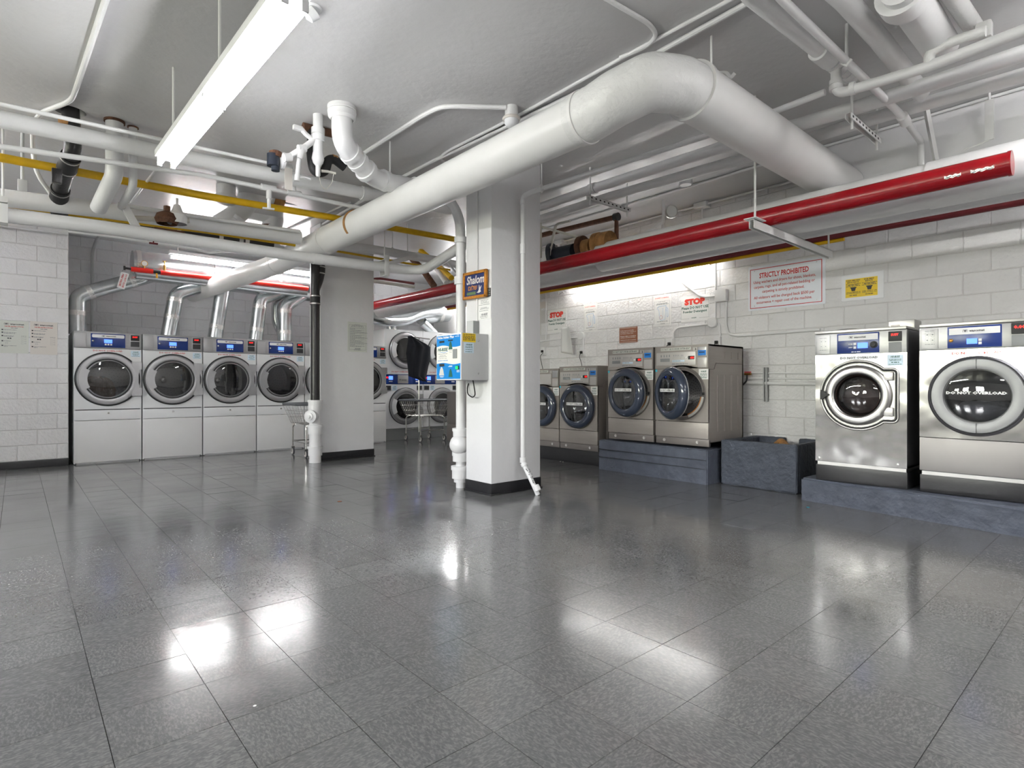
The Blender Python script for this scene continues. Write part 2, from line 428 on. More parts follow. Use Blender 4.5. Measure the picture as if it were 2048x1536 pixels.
# concrete block walls --------------------------------------------
BW, BH = .4064, .2032
_bm = {}
def block_mesh(wd, material):
    k = (round(wd, 3), material)
    if k not in _bm:
        mb = MB(); a = wd / 2 - .0025; h = BH / 2 - .0025; b = .006; f = -.007
        vs = [(-a, 0, -h), (a, 0, -h), (a, 0, h), (-a, 0, h), (-a + b, f, -h + b), (a - b, f, -h + b), (a - b, f, h - b), (-a + b, f, h - b)]
        mb.add(vs, [(4, 5, 6, 7), (0, 1, 5, 4), (1, 2, 6, 5), (2, 3, 7, 6), (3, 0, 4, 7)])
        _bm[k] = mb.mesh('concrete_block', material, 0)
    return _bm[k]
def block_wall(name, length, loc, rz, material, u0=0.0, zoff=0.0, back='mortar_paint', rows=None, umax=None, vis=None, z1=CEIL):
    # local frame: x along the wall, front face towards -Y, origin at the left foot
    wl = MB().box(0, length, .0, .14, 0, z1).build(name, back, None, 0); wl['kind'] = 'structure'
    wl.location = loc; wl.rotation_euler = (0, 0, rz)
    k = 0; z = zoff
    while z < z1 - .02:
        u = u0 - (BW / 2 if k % 2 else 0)
        while u < length - .02:
            a = max(u, 0); b = min(u + BW, length)
            if b - a > .04 and (vis is None or vis(a, b, z)):
                wd = b - a; hh = min(BH, z1 - z)
                o = bpy.data.objects.new('concrete_block', block_mesh(wd, material)); C.objects.link(o); o.parent = wl
                o.location = ((a + b) / 2, rnd.uniform(-.0012, .0006), z + BH / 2)
                o.rotation_euler = (rnd.gauss(0, .0025), 0, rnd.gauss(0, .002))
                if z + BH > z1: o.scale = (1, 1, hh / BH); o.location.z = z + hh / 2
            u += BW
        z += BH; k += 1
    return wl
# right wall: joints read off the photo near the long red-lettered sign
wall_right = block_wall('wall_right', 7.8, (WALL_X, 7.6, 0), EAST, 'block_paint', u0=-.12, zoff=-.10,
                        vis=lambda a, b, z: z > .15 and a > .6 and (z < 2.84 or b < 5.45))
wall_left = block_wall('wall_left', 4.1, (-3.566, 9.80, 0), 0, 'block_paint', u0=-.29, zoff=-.11, vis=lambda a, b, z: a > 2.2)
wall_back = block_wall('wall_back', 7.0, (.45, 11.2, 0), 0, 'block_paint_grey', u0=-.1, zoff=0.02, back='block_paint_grey', vis=lambda a, b, z: z > 1.4)
mb = MB().box(7.35, 7.5, 7.46, 11.3, 0, CEIL); struct('wall_east_recess', mb, 'plain_wall')
mb = MB().box(6.70, 7.5, 7.6, 7.74, 0, CEIL); struct('wall_recess_return', mb, 'plain_wall')
mb = MB().box(.40, .534, 9.94, 11.3, 0, CEIL); struct('wall_dryer_return', mb, 'plain_wall')
BX = 5.95
struct('trim_1', MB().box(BX, 6.72, -3.3, 2.19, 2.85, CEIL, .012), 'column_paint')      # bulkhead added so this stretch catches light like the wall; big duct ends here
struct('wall_right_near', MB().box(6.70, 6.84, -3.3, -.2, 0, CEIL), 'plain_wall')
# wall behind the camera and the wall with the daylight windows, both outside the frame
def wall_with_windows(name, x0, x1, loc, rz, wins, z0, z1):
    mb = MB(); u = x0
    for (a, b) in wins:
        mb.box(u, a, -.2, 0, 0, CEIL); mb.box(a, b, -.2, 0, 0, z0); mb.box(a, b, -.2, 0, z1, CEIL); u = b
    mb.box(u, x1, -.2, 0, 0, CEIL)
    o = mb.build(name, 'plain_wall', None, 0); o['kind'] = 'structure'; o.location = loc; o.rotation_euler = (0, 0, rz)
    for q, (a, b) in enumerate(wins):
        global WN
        fr = MB(); t = .045
        fr.box(a, b, -.12, -.06, z0, z0 + t); fr.box(a, b, -.12, -.06, z1 - t, z1); fr.box(a, a + t, -.12, -.06, z0, z1); fr.box(b - t, b, -.12, -.06, z0, z1)
        fr.box((a + b) / 2 - .02, (a + b) / 2 + .02, -.11, -.07, z0, z1); fr.box(a, b, -.11, -.07, (z0 + z1) / 2 - .02, (z0 + z1) / 2 + .02)
        f = fr.build('window_%d' % WN, 'outside_frame', None, 0); f['kind'] = 'structure'; f.location = loc; f.rotation_euler = (0, 0, rz); WN += 1
        MB().box(a, b, -.095, -.088, z0, z1).build('pane', 'glass_window', f, 0)
    return o
WN = 1
# local +X runs along the wall, room side is local +Y
WWIN = [(3.4, 4.5), (5.4, 6.5), (7.4, 8.5)]
wall_with_windows('wall_west', 0, 13.3, (-3.566, 9.95, 0), -PI / 2, WWIN, 1.45, 2.45)
struct('wall_rear', MB().box(-3.7, 7.5, -3.5, -3.3, 0, CEIL), 'plain_wall')
def portal(loc, rot, sx_, sy_):
    d = bpy.data.lights.new('window_portal', 'AREA'); d.shape = 'RECTANGLE'; d.size = sx_; d.size_y = sy_; d.cycles.is_portal = True
    o = bpy.data.objects.new('window_portal', d); C.objects.link(o); o.location = loc; o.rotation_euler = rot
for (a, b) in WWIN: portal((-3.72, 9.95 - (a + b) / 2, 1.95), (0, -PI / 2, 0), 1.0, b - a)
# (rotations: -Z of the light must look into the room)

# baseboard on the left wall
o = MB().box(-3.5, .534, 9.785, 9.797, 0, .095, .004).build('baseboard_left', 'cove_black'); o['kind'] = 'structure'

# columns ---------------------------------------------------------
def column(x0, x1, y0, y1, label):
    t = thing('concrete_column', label, 'column', ((x0 + x1) / 2, (y0 + y1) / 2, 0))
    hx, hy = (x1 - x0) / 2, (y1 - y0) / 2
    MB().box(-hx, hx, -hy, hy, 0, CEIL, .008).build('shaft', 'column_paint', t)
    mb = MB(); k = .006
    mb.box(-hx - k, hx + k, -hy - k, hy + k, .012, .115, .003)
    mb.box(-hx - .018, hx + .018, -hy - .018, hy + .018, 0, .014, .005)
    mb.build('rubber_base', 'cove_black', t, label='black rubber cove base')
    return t
col2 = column(3.52, 4.188, 4.333, 4.75, 'white square concrete column in front with the framed picture and vending box on it')
col1 = column(3.292, 4.132, 7.95, 8.34, 'white square concrete column farther back beside the black drain stack')

# ================================================================ MACHINES
def digits(mb, x0, x1, z0, z1, y, st='BUSY'): mb.text(st, x0, x1, z0, z1, y, .02)
def sticker(parent, x0, x1, z0, z1, y, name='service_sticker'):
    st = MB().box(x0, x1, y, y + .0015, z0, z1).build(name, 'pale_blue', parent, 0)
    w_, h_ = x1 - x0, z1 - z0; mb = MB(); yy = y - .0008
    mb.text('HI-RISE', x0 + .22 * w_, x1 - .22 * w_, z0 + .72 * h_, z0 + .90 * h_, yy, .03, 1, .2)
    mb.words(x0 + .12 * w_, x1 - .12 * w_, z0 + .55 * h_, h_ * .08, yy, 1); mb.words(x0 + .15 * w_, x1 - .15 * w_, z0 + .44 * h_, h_ * .08, yy, 2)
    mb.words(x0 + .25 * w_, x1 - .25 * w_, z0 + .26 * h_, h_ * .12, yy, 3); mb.words(x0 + .1 * w_, x1 - .1 * w_, z0 + .10 * h_, h_ * .08, yy, 4)
    mb.build('print', 'green_print', st, 0)
    return st
def wascomat_mark(mb, x0, x1, z0, z1, y):
    w_ = x1 - x0; h_ = z1 - z0
    mb.text('(', x0, x0 + .03 * w_, z0, z1, y, .06); mb.text('W', x0 + .045 * w_, x0 + .20 * w_, z0, z1, y, .06); mb.text(')', x0 + .215 * w_, x0 + .245 * w_, z0, z1, y, .06)
    mb.text('wascomat', x0 + .30 * w_, x1, z0 + .08 * h_, z0 + .85 * h_, y, .035)
def drum(parent, cx, cz, r, y0, depth, material='drum', hub=True, baffles=3):
    d = MB().lathe((cx, y0, cz), (0, 1, 0), [(r, 0), (r, depth), (r * .97, depth), (.04, depth + .01), (0.0, depth + .01)], 40, flip=True).build('drum', material, parent)
    h = MB()
    for ring_ in range(3, 9):
        n = ring_ * 5
        for k in range(n):
            a = 2 * PI * k / n + ring_ * .1; rr = r * ring_ / 9.2
            h.disc(cx + rr * math.cos(a), cz + rr * math.sin(a), .005, y0 + depth - .004 + (r - rr) * .02, 6)
    h.build('perforations', 'gasket', d, 0)['kind'] = 'stuff'
    if hub: MB().lathe((cx, y0 + depth + .01, cz), (0, -1, 0), [(.055, 0), (.055, .02), (.03, .045), (0, .05)], 24).build('hub', 'chrome', d)
    for k in range(baffles):
        a = 2 * PI * k / baffles + .5; m = MB(); m.T = Matrix.Translation((cx, 0, cz)) @ Matrix.Rotation(a, 4, 'Y')
        m.box(r * .82, r * .995, y0 + .03, y0 + depth - .01, -.02, .02, .012).build('baffle', material, d)
    return d

# --- big white tumble dryer ---------------------------------------------------
def make_dryer(label):
    W, H, D = .785, 1.832, 1.10
    t = thing('tumble_dryer', label, 'dryer', (0, 0, 0), 0, 'white tumble dryers in the long row')
    mb = MB(); e = .004
    mb.box(e, .02, .004, D, .01, 1.83); mb.box(W - .02, W - e, .004, D, .01, 1.83); mb.box(e, W - e, D - .02, D, .01, 1.83); mb.box(e, W - e, .004, D, 1.80, 1.83)
    mb.box(.03, W - .03, .03, D, 0, .03)
    mb.build('cabinet', 'enamel_white', t)
    cx, cz = .385, 1.176
    MB().plate_hole(e, W - e, .755, 1.598, cx, cz, .285, 0, .05).build('front_panel', 'enamel_white', t, 30)
    MB().box(e, W - e, 0, .02, .604, .742, .003).build('lint_panel', 'enamel_white', t)
    MB().box(e + .004, W - e - .004, .004, .02, .743, .753).build('lint_gap', 'black_print', t, 0)
    MB().box(e, W - e, 0, .02, .022, .598, .003).build('lower_panel', 'enamel_dirty', t)
    MB().lathe((.39, .0, .697), (0, -1, 0), [(.013, 0), (.013, .008), (.008, .014), (0, .014)], 16).build('panel_lock', 'chrome', t)
    # control head
    MB().box(e, W - e, -.006, .03, 1.602, 1.832, .003).build('control_panel', 'panel_grey', t)
    MB().box(.016, .138, -.0105, -.005, 1.617, 1.806, .002).build('access_door', 'panel_grey_light', t)
    b = MB().box(.188, .585, -.012, -.005, 1.618, 1.808, .002).build('display_panel', 'blue_panel', t)
    p = MB(); rr = .012; x0, x1, z0, z1 = .202, .574, 1.752, 1.797
    pts = []
    for (cx_, cz_, a0) in ((x1 - rr, z0 + rr, -90), (x1 - rr, z1 - rr, 0), (x0 + rr, z1 - rr, 90), (x0 + rr, z0 + rr, 180)):
        for k in range(4): a = math.radians(a0 + k * 30); pts.append((cx_ + rr * math.cos(a), cz_ + rr * math.sin(a)))
    p.prism(pts, -.0135, -.011); nm = p.build('name_plate', 'white_print', b, 0)
    q = MB(); wascomat_mark(q, .31, .475, 1.764, 1.785, -.0145); q.build('lettering', 'black_print', b, 0)
    MB().box(.339, .432, -.0150, -.011, 1.680, 1.730).build('screen', 'lcd_blue', b, 0)
    k_ = MB()
    for u in (.345, .376, .408): k_.box(u, u + .022, -.015, -.011, 1.648, 1.670, .003)
    k_.build('buttons', 'white_print', b)
    MB().lathe((.212, -.011, 1.704), (0, -1, 0), [(.012, 0), (.012, .006), (.007, .009), (0, .009)], 16).build('lock', 'chrome', b)
    c = MB().box(.640, .762, -.014, -.005, 1.632, 1.813, .002).build('card_reader', 'panel_grey_light', t)
    MB().box(.648, .754, -.018, -.012, 1.726, 1.806, .003).build('reader_bezel', 'gasket', c)
    q = MB(); digits(q, .672, .732, 1.768, 1.788, -.019); q.build('red_digits', 'led_red', c, 0)
    MB().box(.648, .754, -.016, -.012, 1.640, 1.715).build('blank_plate', 'door_dark', c, 0)
    MB().text('DO NOT OVERLOAD', .215, .552, 1.560, 1.582, -.0012, .02).build('warning_lettering', 'red_print', t, 0)
    sticker(t, .652, .768, 1.496, 1.582, -.0018)
    # door
    d = MB().lathe((cx, 0, cz), (0, -1, 0), [(.363, .002), (.363, .022), (.352, .042), (.312, .050), (.286, .044), (.279, .030), (.270, .030), (.264, .044), (.256, .046), (.250, .034), (.250, .012)], 56)
    door = d.build('door', 'door_grey', t, 40)
    MB().lathe((cx, 0, cz), (0, -1, 0), [(.379, 0), (.379, .014), (.360, .018)], 56).build('door_seal', 'gasket', door)
    MB().lathe((cx, 0, cz), (0, -1, 0), [(.281, .0305), (.268, .0305)], 56).build('ring_groove', 'gasket', door)
    MB().lathe((cx, 0, cz), (0, -1, 0), [(.252, .030), (.20, .036), (.10, .040), (0, .041)], 40).build('door_glass', 'glass_dryer', door)
    hp = [(.655, .935), (.775, .935), (.781, .950), (.781, 1.052), (.752, 1.056), (.741, 1.12), (.739, 1.18), (.741, 1.245), (.752, 1.31), (.781, 1.312), (.781, 1.410), (.775, 1.425), (.655, 1.425), (.700, 1.18)]
    MB().prism(hp, -.046, -.004).build('hinge_bracket', 'door_grey', door, 30)
    # grip on the left: a curved plate across the ring
    gp = []
    for k in range(9): a = math.radians(151 + k * 58 / 8); gp.append((cx + .335 * math.cos(a), cz + .335 * math.sin(a)))
    gi = []
    for k in range(9): a = math.radians(209 - k * 58 / 8); gi.append((cx + .238 * math.cos(a), cz + .238 * math.sin(a)))
    MB().prism((gi + gp)[::-1] if False else gp + gi, -.058, -.03).build('grip', 'door_grey', door, 30)
    drum(t, cx, cz, .36, .10, .62)
    MB().lathe((cx, .05, cz), (0, 1, 0), [(.285, 0), (.36, .05)], 40, flip=True).build('drum_collar', 'drum', t)
    return t
DX = [.583, 1.374, 2.165, 2.956, 3.747, 4.538]
names = ['leftmost white tumble dryer of the row, tan laundry behind its glass',
         'second white tumble dryer from the left wall, empty perforated drum and hub showing',
         'third white tumble dryer from the left wall, under a slanted metal flue',
         'fourth white tumble dryer from the left wall, just left of the black drain stack',
         'white tumble dryer hidden behind the rear column, between fourth and sixth of the row',
         'last white tumble dryer of the row, half hidden by the rear column']
dry = make_dryer(names[0]); dry.location = (DX[0], 9.72, 0)
for k in range(1, 6): dup(dry, (DX[k], 9.72 if k < 5 else 9.74, 0), 0, names[k])
# laundry in the first dryer
lm = MB()
bm = bmesh.new(); bmesh.ops.create_icosphere(bm, subdivisions=4, radius=1)
R = random.Random(5)
for v in bm.verts:
    n = v.co.normalized(); k = 1 + .18 * math.sin(5 * n.x + 3 * n.z + 1) * math.cos(4 * n.y + 2) + .07 * math.sin(13 * n.x + 9 * n.z) * math.sin(11 * n.y)
    v.co = Vector((n.x * .20 * k, n.y * .14 * k, n.z * .17 * k))
bm.verts.index_update(); lm.add([tuple(v.co) for v in bm.verts], [tuple(v.index for v in f.verts) for f in bm.faces]); bm.free()
lo = lm.build('laundry', 'towel_tan'); lo.location = (DX[0] + .31, 9.72 + .28, 1.03); lo.rotation_euler = (0, .5, 0)
tag(lo, 'tan towels bunched inside the drum of the leftmost dryer', 'laundry')

# --- stacked dryers in the back corner ----------------------------------------
def make_stack(label):
    W, H = .885, 2.20
    t = thing('stacked_dryer', label, 'dryer', (0, 0, 0), 0, 'stacked dryers in the back corner')
    mb = MB(); mb.box(.004, .02, .01, 1.1, .23, H); mb.box(W - .02, W - .004, .01, 1.1, .23, H); mb.box(.004, W - .004, 1.08, 1.1, .23, H); mb.box(.004, W - .004, .01, 1.1, H - .02, H)
    mb.box(.004, W - .004, .01, 1.1, 1.20, 1.22)
    mb.build('cabinet', 'enamel_white', t)
    MB().box(.0, W, .03, 1.1, 0, .228).build('plinth', 'box_grey_dark', t)
    for (z0, z1, cz, nm) in ((.23, 1.11, .67, 'lower'), (1.31, H, 1.79, 'upper')):
        cx = .47
        MB().plate_hole(.004, W - .004, z0, z1, cx, cz, .285, 0, .05).build('front_panel', 'enamel_white', t, 30)
        door = MB().lathe((cx, 0, cz), (0, -1, 0), [(.362, .002), (.362, .022), (.348, .042), (.312, .050), (.286, .044), (.279, .030), (.268, .030), (.262, .044), (.255, .046), (.250, .034), (.250, .012)], 48).build('door', 'door_grey', t, 40)
        MB().lathe((cx, 0, cz), (0, -1, 0), [(.372, 0), (.372, .012), (.36, .014)], 48).build('door_seal', 'gasket', door)
        MB().lathe((cx, 0, cz), (0, -1, 0), [(.252, .030), (.20, .036), (.10, .040), (0, .041)], 32).build('door_glass', 'glass_dryer', door)
        MB().prism([(.74, cz - .24), (.868, cz - .24), (.868, cz - .12), (.835, cz), (.868, cz + .12), (.868, cz + .24), (.74, cz + .24), (.78, cz)], -.044, -.004).build('hinge_bracket', 'door_grey', door, 30)
        gp = []; gi = []
        for k in range(9): a = math.radians(151 + k * 58 / 8); gp.append((cx + .332 * math.cos(a), cz + .332 * math.sin(a)))
        for k in range(9): a = math.radians(209 - k * 58 / 8); gi.append((cx + .238 * math.cos(a), cz + .238 * math.sin(a)))
        MB().prism(gp + gi, -.058, -.03).build('grip', 'enamel_white', door, 30)
        drum(t, cx, cz, .34, .10, .55, 'drum_dark', False)
    c = MB().box(.004, W - .004, -.006, .02, 1.112, 1.305, .003).build('control_panel', 'blue_panel', t)
    for u in (.02, .63):
        MB().box(u, u + .19, -.010, -.005, 1.130, 1.29, .002).build('display_panel', 'blue_panel', c)
        MB().box(u + .07, u + .16, -.012, -.009, 1.20, 1.272).build('screen', 'lcd_blue', c, 0)
        k_ = MB()
        for a in (.075, .103, .131): k_.box(u + a, u + a + .02, -.012, -.009, 1.155, 1.178)
        k_.build('buttons', 'white_print', c, 0)
    p = MB().box(.29, .53, -.012, -.005, 1.125, 1.295, .003).build('name_plate', 'panel_grey_light', c)
    q = MB(); wascomat_mark(q, .32, .49, 1.185, 1.21, -.0135); q.build('lettering', 'black_print', c, 0)
    q = MB(); digits(q, .035, .078, 1.225, 1.262, -.0135, '88'); q.build('red_digits', 'led_red', c, 0)
    for u in (.02, .735):
        MB().box(u, u + .125, -.004, .0, .985, 1.085).build('card_slot', 'box_grey_dark', t, 0)
        MB().box(u + .008, u + .117, -.006, -.003, 1.0, 1.075).build('blank_plate', 'door_dark', t, 0)
    MB().text('DO NOT OVERLOAD', .16, .54, 1.345, 1.373, -.0012, .02).build('warning_lettering', 'red_print', t, 0)
    sticker(t, .17, .28, .985, 1.085, -.0018)
    return t
stk = make_stack('left tall stacked dryer behind the laundry cart, black garment hanging in front'); stk.location = (5.425, 10.0, 0)
dup(stk, (6.312, 10.0, 0), 0, 'right tall stacked dryer, partly hidden by the blue vending panel')

# --- taupe front-load washers ---------------------------------------------------
def make_washer(label, ajar):
    W, H, D = .690, 1.138, .79
    t = thing('front_load_washer', label, 'washer', (0, 0, 0), EAST, 'taupe front load washers along the right wall')
    body = MB(); body.box(.003, W - .003, .03, D, .03, H, .012)
    # carve nothing: the drum mouth sits in the front plate
    side = MB()
    side.box(.003, .02, .03, D, .028, H); side.box(W - .02, W - .003, .03, D, .028, H); side.box(.003, W - .003, D - .02, D, .028, H); side.box(.003, W - .003, .02, D, H - .02, H)
    side.box(.003, W - .003, .05, D, .028, .05)
    cab = side.build('cabinet', 'lg_body', t)
    # pressed ribs on both flanks
    rb = MB()
    for sx_ in (-1, 1):
        x = .024 if sx_ < 0 else W - .024
        for k in range(4):
            y = .21 + k * .155
            rb.tube([(x, y, .16), (x, y, .80)], .034, 16)
            rb.T = Matrix()
            if k: rb.tube([(x, y, .985), (x, y, 1.065)], .028, 16)
    rb.build('pressed_ribs', 'lg_body', cab)
    MB().tube([(W - .001, .03, .70 + .16), (W - .001, .12, .86), (W - .001, .16, .93), (W - .001, .78, .93)], .004, 6).build('flank_seam', 'lg_lip', cab)
    cx, cz = .352, .592
    MB().plate_hole(.003, W - .003, .272, .872, cx, cz, .262, 0, .08).build('front_panel', 'lg_body', t, 30)
    MB().box(.003, W - .003, 0, .03, .085, .266, .006).build('service_panel', 'lg_body', t)
    lip = MB(); lip.box(.003, W - .003, .012, .05, .0, .083, .008).build('kick_lip', 'lg_lip', t)
    for u in (.12, .55): MB().lathe((u, .012, .045), (0, -1, 0), [(.018, 0), (.018, .008), (.01, .008), (0, .004)], 14).build('screw_cap', 'lg_panel', t)
    # control head with an arched lower edge
    arch = [(.003, 1.138), (.003, .876), (.12, .876)]
    for k in range(9):
        a = k / 8; arch.append((.12 + .46 * a, .876 + .035 * math.sin(PI * a)))
    arch += [(W - .003, .876), (W - .003, 1.138)]
    hd = MB().prism(arch, -.004, .03).build('control_head', 'lg_body', t, 30)
    pn = MB().box(.024, .538, -.010, -.003, .912, 1.062, .003).build('control_panel', 'lg_panel', hd)
    MB().box(.080, .206, -.013, -.009, .956, .994, .002).build('detergent_slot', 'box_grey_dark', pn)
    q = MB()
    for k, u in enumerate((.085, .125, .160, .195)): q.rect(u, u + .014, 1.010, 1.036, -.0112)
    for k in range(4): q.rect(.255 + k * .022, .263 + k * .022, 1.016, 1.034, -.0112)
    for k in range(2): q.rect(.355 + k * .02, .363 + k * .02, 1.012, 1.032, -.0112)
    q.frame(.250, .345, .980, 1.008, -.0112, .002); q.frame(.352, .40, .980, 1.004, -.0112, .002)
    q.words(.245, .345, .958, .012, -.0112, 5); q.words(.235, .44, .922, .016, -.0112, 6); q.build('print', 'grey_print', pn, 0)
    MB().box(.240, .40, -.0112, -.0106, .950, .972).build('blue_strip', 'pale_blue', pn, 0)
    MB().lathe((.425, -.010, .995), (0, -1, 0), [(.010, 0), (.010, .006), (0, .007)], 14).build('start_button', 'white_print', pn)
    MB().box(.446, .524, -.0125, -.009, .974, 1.014).build('display', 'gasket', pn, 0)
    q = MB(); q.text('888', .476, .518, .982, 1.006, -.0132, .01); q.build('red_digits', 'led_red', pn, 0)
    MB().box(.084, .476, -.0075, -.0035, 1.084, 1.116).build('notice_strip', 'paper_green', hd, 0)
    MB().text('DO NOT USE POWDER DETERGENT', .092, .468, 1.090, 1.110, -.0082, .02).build('notice_lettering', 'black_print', hd, 0)
    cr = MB().box(.565, .672, -.012, -.003, 1.008, 1.108, .003).build('card_reader', 'panel_grey_light', hd)
    MB().box(.571, .666, -.0145, -.011, 1.014, 1.072).build('blue_face', 'blue_card', cr, 0)
    MB().box(.584, .650, -.016, -.012, 1.044, 1.054).build('card_slot', 'gasket', cr, 0)
    nb = MB().box(.507, .557, -.008, -.003, 1.070, 1.108).build('number_plate', 'lg_panel', hd, 0)
    MB().text('2', .528, .548, 1.077, 1.102, -.0088, .05).build('number', 'black_print', nb, 0)
    MB().box(.562, .674, -.010, -.003, .880, .992, .004).build('coin_cover', 'lg_panel', hd)
    s_ = MB().box(.574, .690, -.0035, -.001, .748, .862).build('service_sticker', 'paper', t, 0)
    q = MB(); q.text('HI-RISE', .600, .665, .826, .846, -.0042, .03, 1, .2)
    for k, z in enumerate((.806, .792, .774, .762)): q.words(.59, .675, z, .009, -.0042, k)
    q.build('print', 'green_print', s_, 0)
    MB().box(.004, .030, -.003, -.001, .842, .868).build('cyan_tape', 'cyan_tape', t, 0)
    # mouth: grey collar, rubber bellows, drum
    MB().lathe((cx, -.002, cz), (0, 1, 0), [(.305, 0), (.298, .006), (.262, .012), (.245, .05), (.235, .10)], 48, flip=True).build('mouth_collar', 'gasket', t)
    MB().lathe((cx, -.003, cz), (0, -1, 0), [(.306, 0), (.300, .008), (.275, .003)], 48).build('mouth_ring', 'lg_lip', t)
    drum(t, cx, cz, .25, .10, .42, 'steel_brushed', False)
    # door, swung on its left edge
    hx = .352 - .305; hinge = bpy.data.objects.new('door', None)
    dm = MB(); cxl = .305
    dm.lathe((cxl, 0, 0), (0, -1, 0), [(.296, .0), (.302, .02), (.296, .045), (.262, .072), (.224, .076), (.206, .064), (.202, .03)], 56)
    door = dm.build('door', 'lg_ring', t, 45)
    MB().lathe((cxl, 0, 0), (0, 1, 0), [(.294, .0), (.288, .018), (.235, .022), (.205, -.0)], 48).build('door_back', 'box_grey', door)
    MB().lathe((cxl, -.045, 0), (0, 1, 0), [(.206, 0), (.17, .05), (.15, .11), (.08, .14), (0, .15)], 40).build('door_bowl', 'glass_washer', door)
    MB().lathe((cxl, -.058, 0), (0, -1, 0), [(.208, 0), (.10, .008), (0, .010)], 40).build('door_window', 'glass_washer', door)
    MB().box(cxl - .145, cxl + .145, -.072, -.070, .016, .052).build('warning_strip', 'white_print', door, 0)
    MB().text('DO NOT OVERLOAD', cxl - .135, cxl + .135, .022, .046, -.0726, .02).build('warning_lettering', 'black_print', door, 0)
    door.location = (hx, -.010, cz); door.rotation_euler = (0, 0, -ajar)
    if ajar > .1:
        # warning label in the lower quarter of the mouth
        vs = []; n = 12
        lab = MB()
        for (ra, rb_, mt) in ((.262, .290, 'paper_grey'), (.250, .262, 'orange_print')):
            m = MB(); vs = []; fs = []
            for k in range(n + 1):
                a = math.radians(-70 + 62 * k / n)
                vs += [(cx + ra * math.cos(a), -.012, cz + ra * math.sin(a)), (cx + rb_ * math.cos(a), -.012, cz + rb_ * math.sin(a))]
            fs = [(2 * k, 2 * k + 1, 2 * k + 3, 2 * k + 2) for k in range(n)]
            m.add(vs, fs).build('mouth_label', mt, t, 0)
        MB().box(cx + .268, cx + .298, -.016, -.004, cz - .02, cz + .012, .003).build('latch_hook', 'gasket', t)
    return t
A1 = make_washer('taupe front load washer on the high curb nearest the block trough, door standing half open', math.radians(24)); A1.location = (5.72, 3.952, .405)
A2 = make_washer('taupe front load washer on the high curb, left of its twin, door slightly ajar', math.radians(9)); A2.location = (5.72, 4.668, .405)
B1 = make_washer('taupe front load washer on the low black plinth right beside the high curb, door shut', 0.0); B1.location = (5.86, 5.667, .192)
dup(B1, (5.86, 6.365, .192), EAST, 'taupe front load washer on the low plinth, cut off by the front column, door shut')
B1.scale = (1.03, 1, 1.02)
# grey top-load washer seen past the cart
tl = thing('top_load_washer', 'grey top load washer at the far end of the row beside the laundry cart', 'washer', (6.06, 8.78, 0), EAST)
MB().box(0, .69, .01, .70, .05, .97, .02).build('cabinet', 'lg_lip', tl)
MB().box(.004, .686, 0, .02, .06, .37, .006).build('lower_panel', 'lg_lip', tl)
MB().box(.004, .686, 0, .02, .376, .965, .006).build('upper_panel', 'lg_lip', tl)
MB().box(.05, .64, .03, .62, .965, .995, .014).build('lid', 'box_grey', tl)
for u in (.06, .63):
    MB().lathe((u, .06, 0), (0, 0, 1), [(.025, 0), (.025, .02), (.015, .05)], 14).build('foot', 'gasket', tl)

# --- large stainless washers ----------------------------------------------------
def steel_common(t, W, uo):
    H0 = .142
    MB().box(.0, W, .012, .74, 0, H0, .004).build('plinth', 'plinth_black', t)
    MB().box(.012, W - .01, .020, .72, H0, .172).build('base_strip', 'steel_brushed', t)
    cb = MB(); cb.box(.003, .02, .012, .74, .172, 1.35); cb.box(W - .02, W - .003, .012, .74, .172, 1.35); cb.box(.003, W - .003, .72, .74, .172, 1.35); cb.box(.003, W - .003, .012, .74, .172, .19)
    cb.build('cabinet', 'steel_side', t)
    MB().box(0, W, -.012, .76, 1.345, 1.372, .006).build('top_cover', 'steel_brushed', t)
    return t
def steel_controls(t, W, u0, spot, z0=1.153, z1=1.342):
    h = MB().box(.0, W, -.006, .03, z0, z1, .003).build('control_panel', 'panel_grey', t)
    b = MB().box(.017, .128, -.010, -.004, z0 + .008, z1 - .012, .002).build('instruction_plate', 'panel_grey_light', h)
    q = MB()
    for (a, c) in ((.042, .068), (.078, .104)):
        for (e1, e2) in ((z0 + .105, z0 + .140), (z0 + .060, z0 + .095)):
            q.frame(a, c, e1, e2, -.0108, .0015); q.disc((a + c) / 2, (e1 + e2) / 2, .006, -.0108, 10)
    q.words(.040, .105, z0 + .150, .009, -.0108, 2); q.words(.040, .105, z0 + .042, .009, -.0108, 3); q.build('print', 'grey_print', b, 0)
    p = MB().box(.188, .188 + .332, -.012, -.004, z0 + .006, z1 - .006, .002).build('display_panel', 'blue_panel', h)
    MB().box(.199, .511, -.0135, -.011, z1 - .070, z1 - .018, .001).build('name_plate', 'white_print', p, 0)
    q = MB(); wascomat_mark(q, .285, .42, z1 - .054, z1 - .032, -.0145); q.build('lettering', 'black_print', p, 0)
    return h, p
s1 = thing('stainless_washer', 'shiny stainless front load washer beside the block trough, brown wash turning in its round window', 'washer', (5.60, 2.110, .213), EAST)
W1 = .72
steel_common(s1, W1, 0)
fp = MB().plate_hole(0, W1, .176, 1.151, .352, .786, .238, 0, .06, 64); fp.build('front_panel', 'steel', s1, 30)
h, p = steel_controls(s1, W1, 0, 1)
MB().box(.354, .434, -.0150, -.011, 1.200, 1.248).build('screen', 'lcd_blue', p, 0)
for z in (1.228, 1.197): MB().box(.322, .344, -.0150, -.011, z, z + .022, .003).build('button', 'white_print', p)
q = MB(); q.words(.282, .316, 1.237, .009, -.0128, 1); q.words(.282, .316, 1.206, .009, -.0128, 2); q.words(.305, .38, 1.166, .012, -.0128, 7); q.build('print', 'white_print', p, 0)
MB().lathe((.480, -.011, 1.227), (0, -1, 0), [(.030, 0), (.028, .008), (.020, .010), (.018, .022), (0, .024)], 28).build('dial', 'gasket', p)
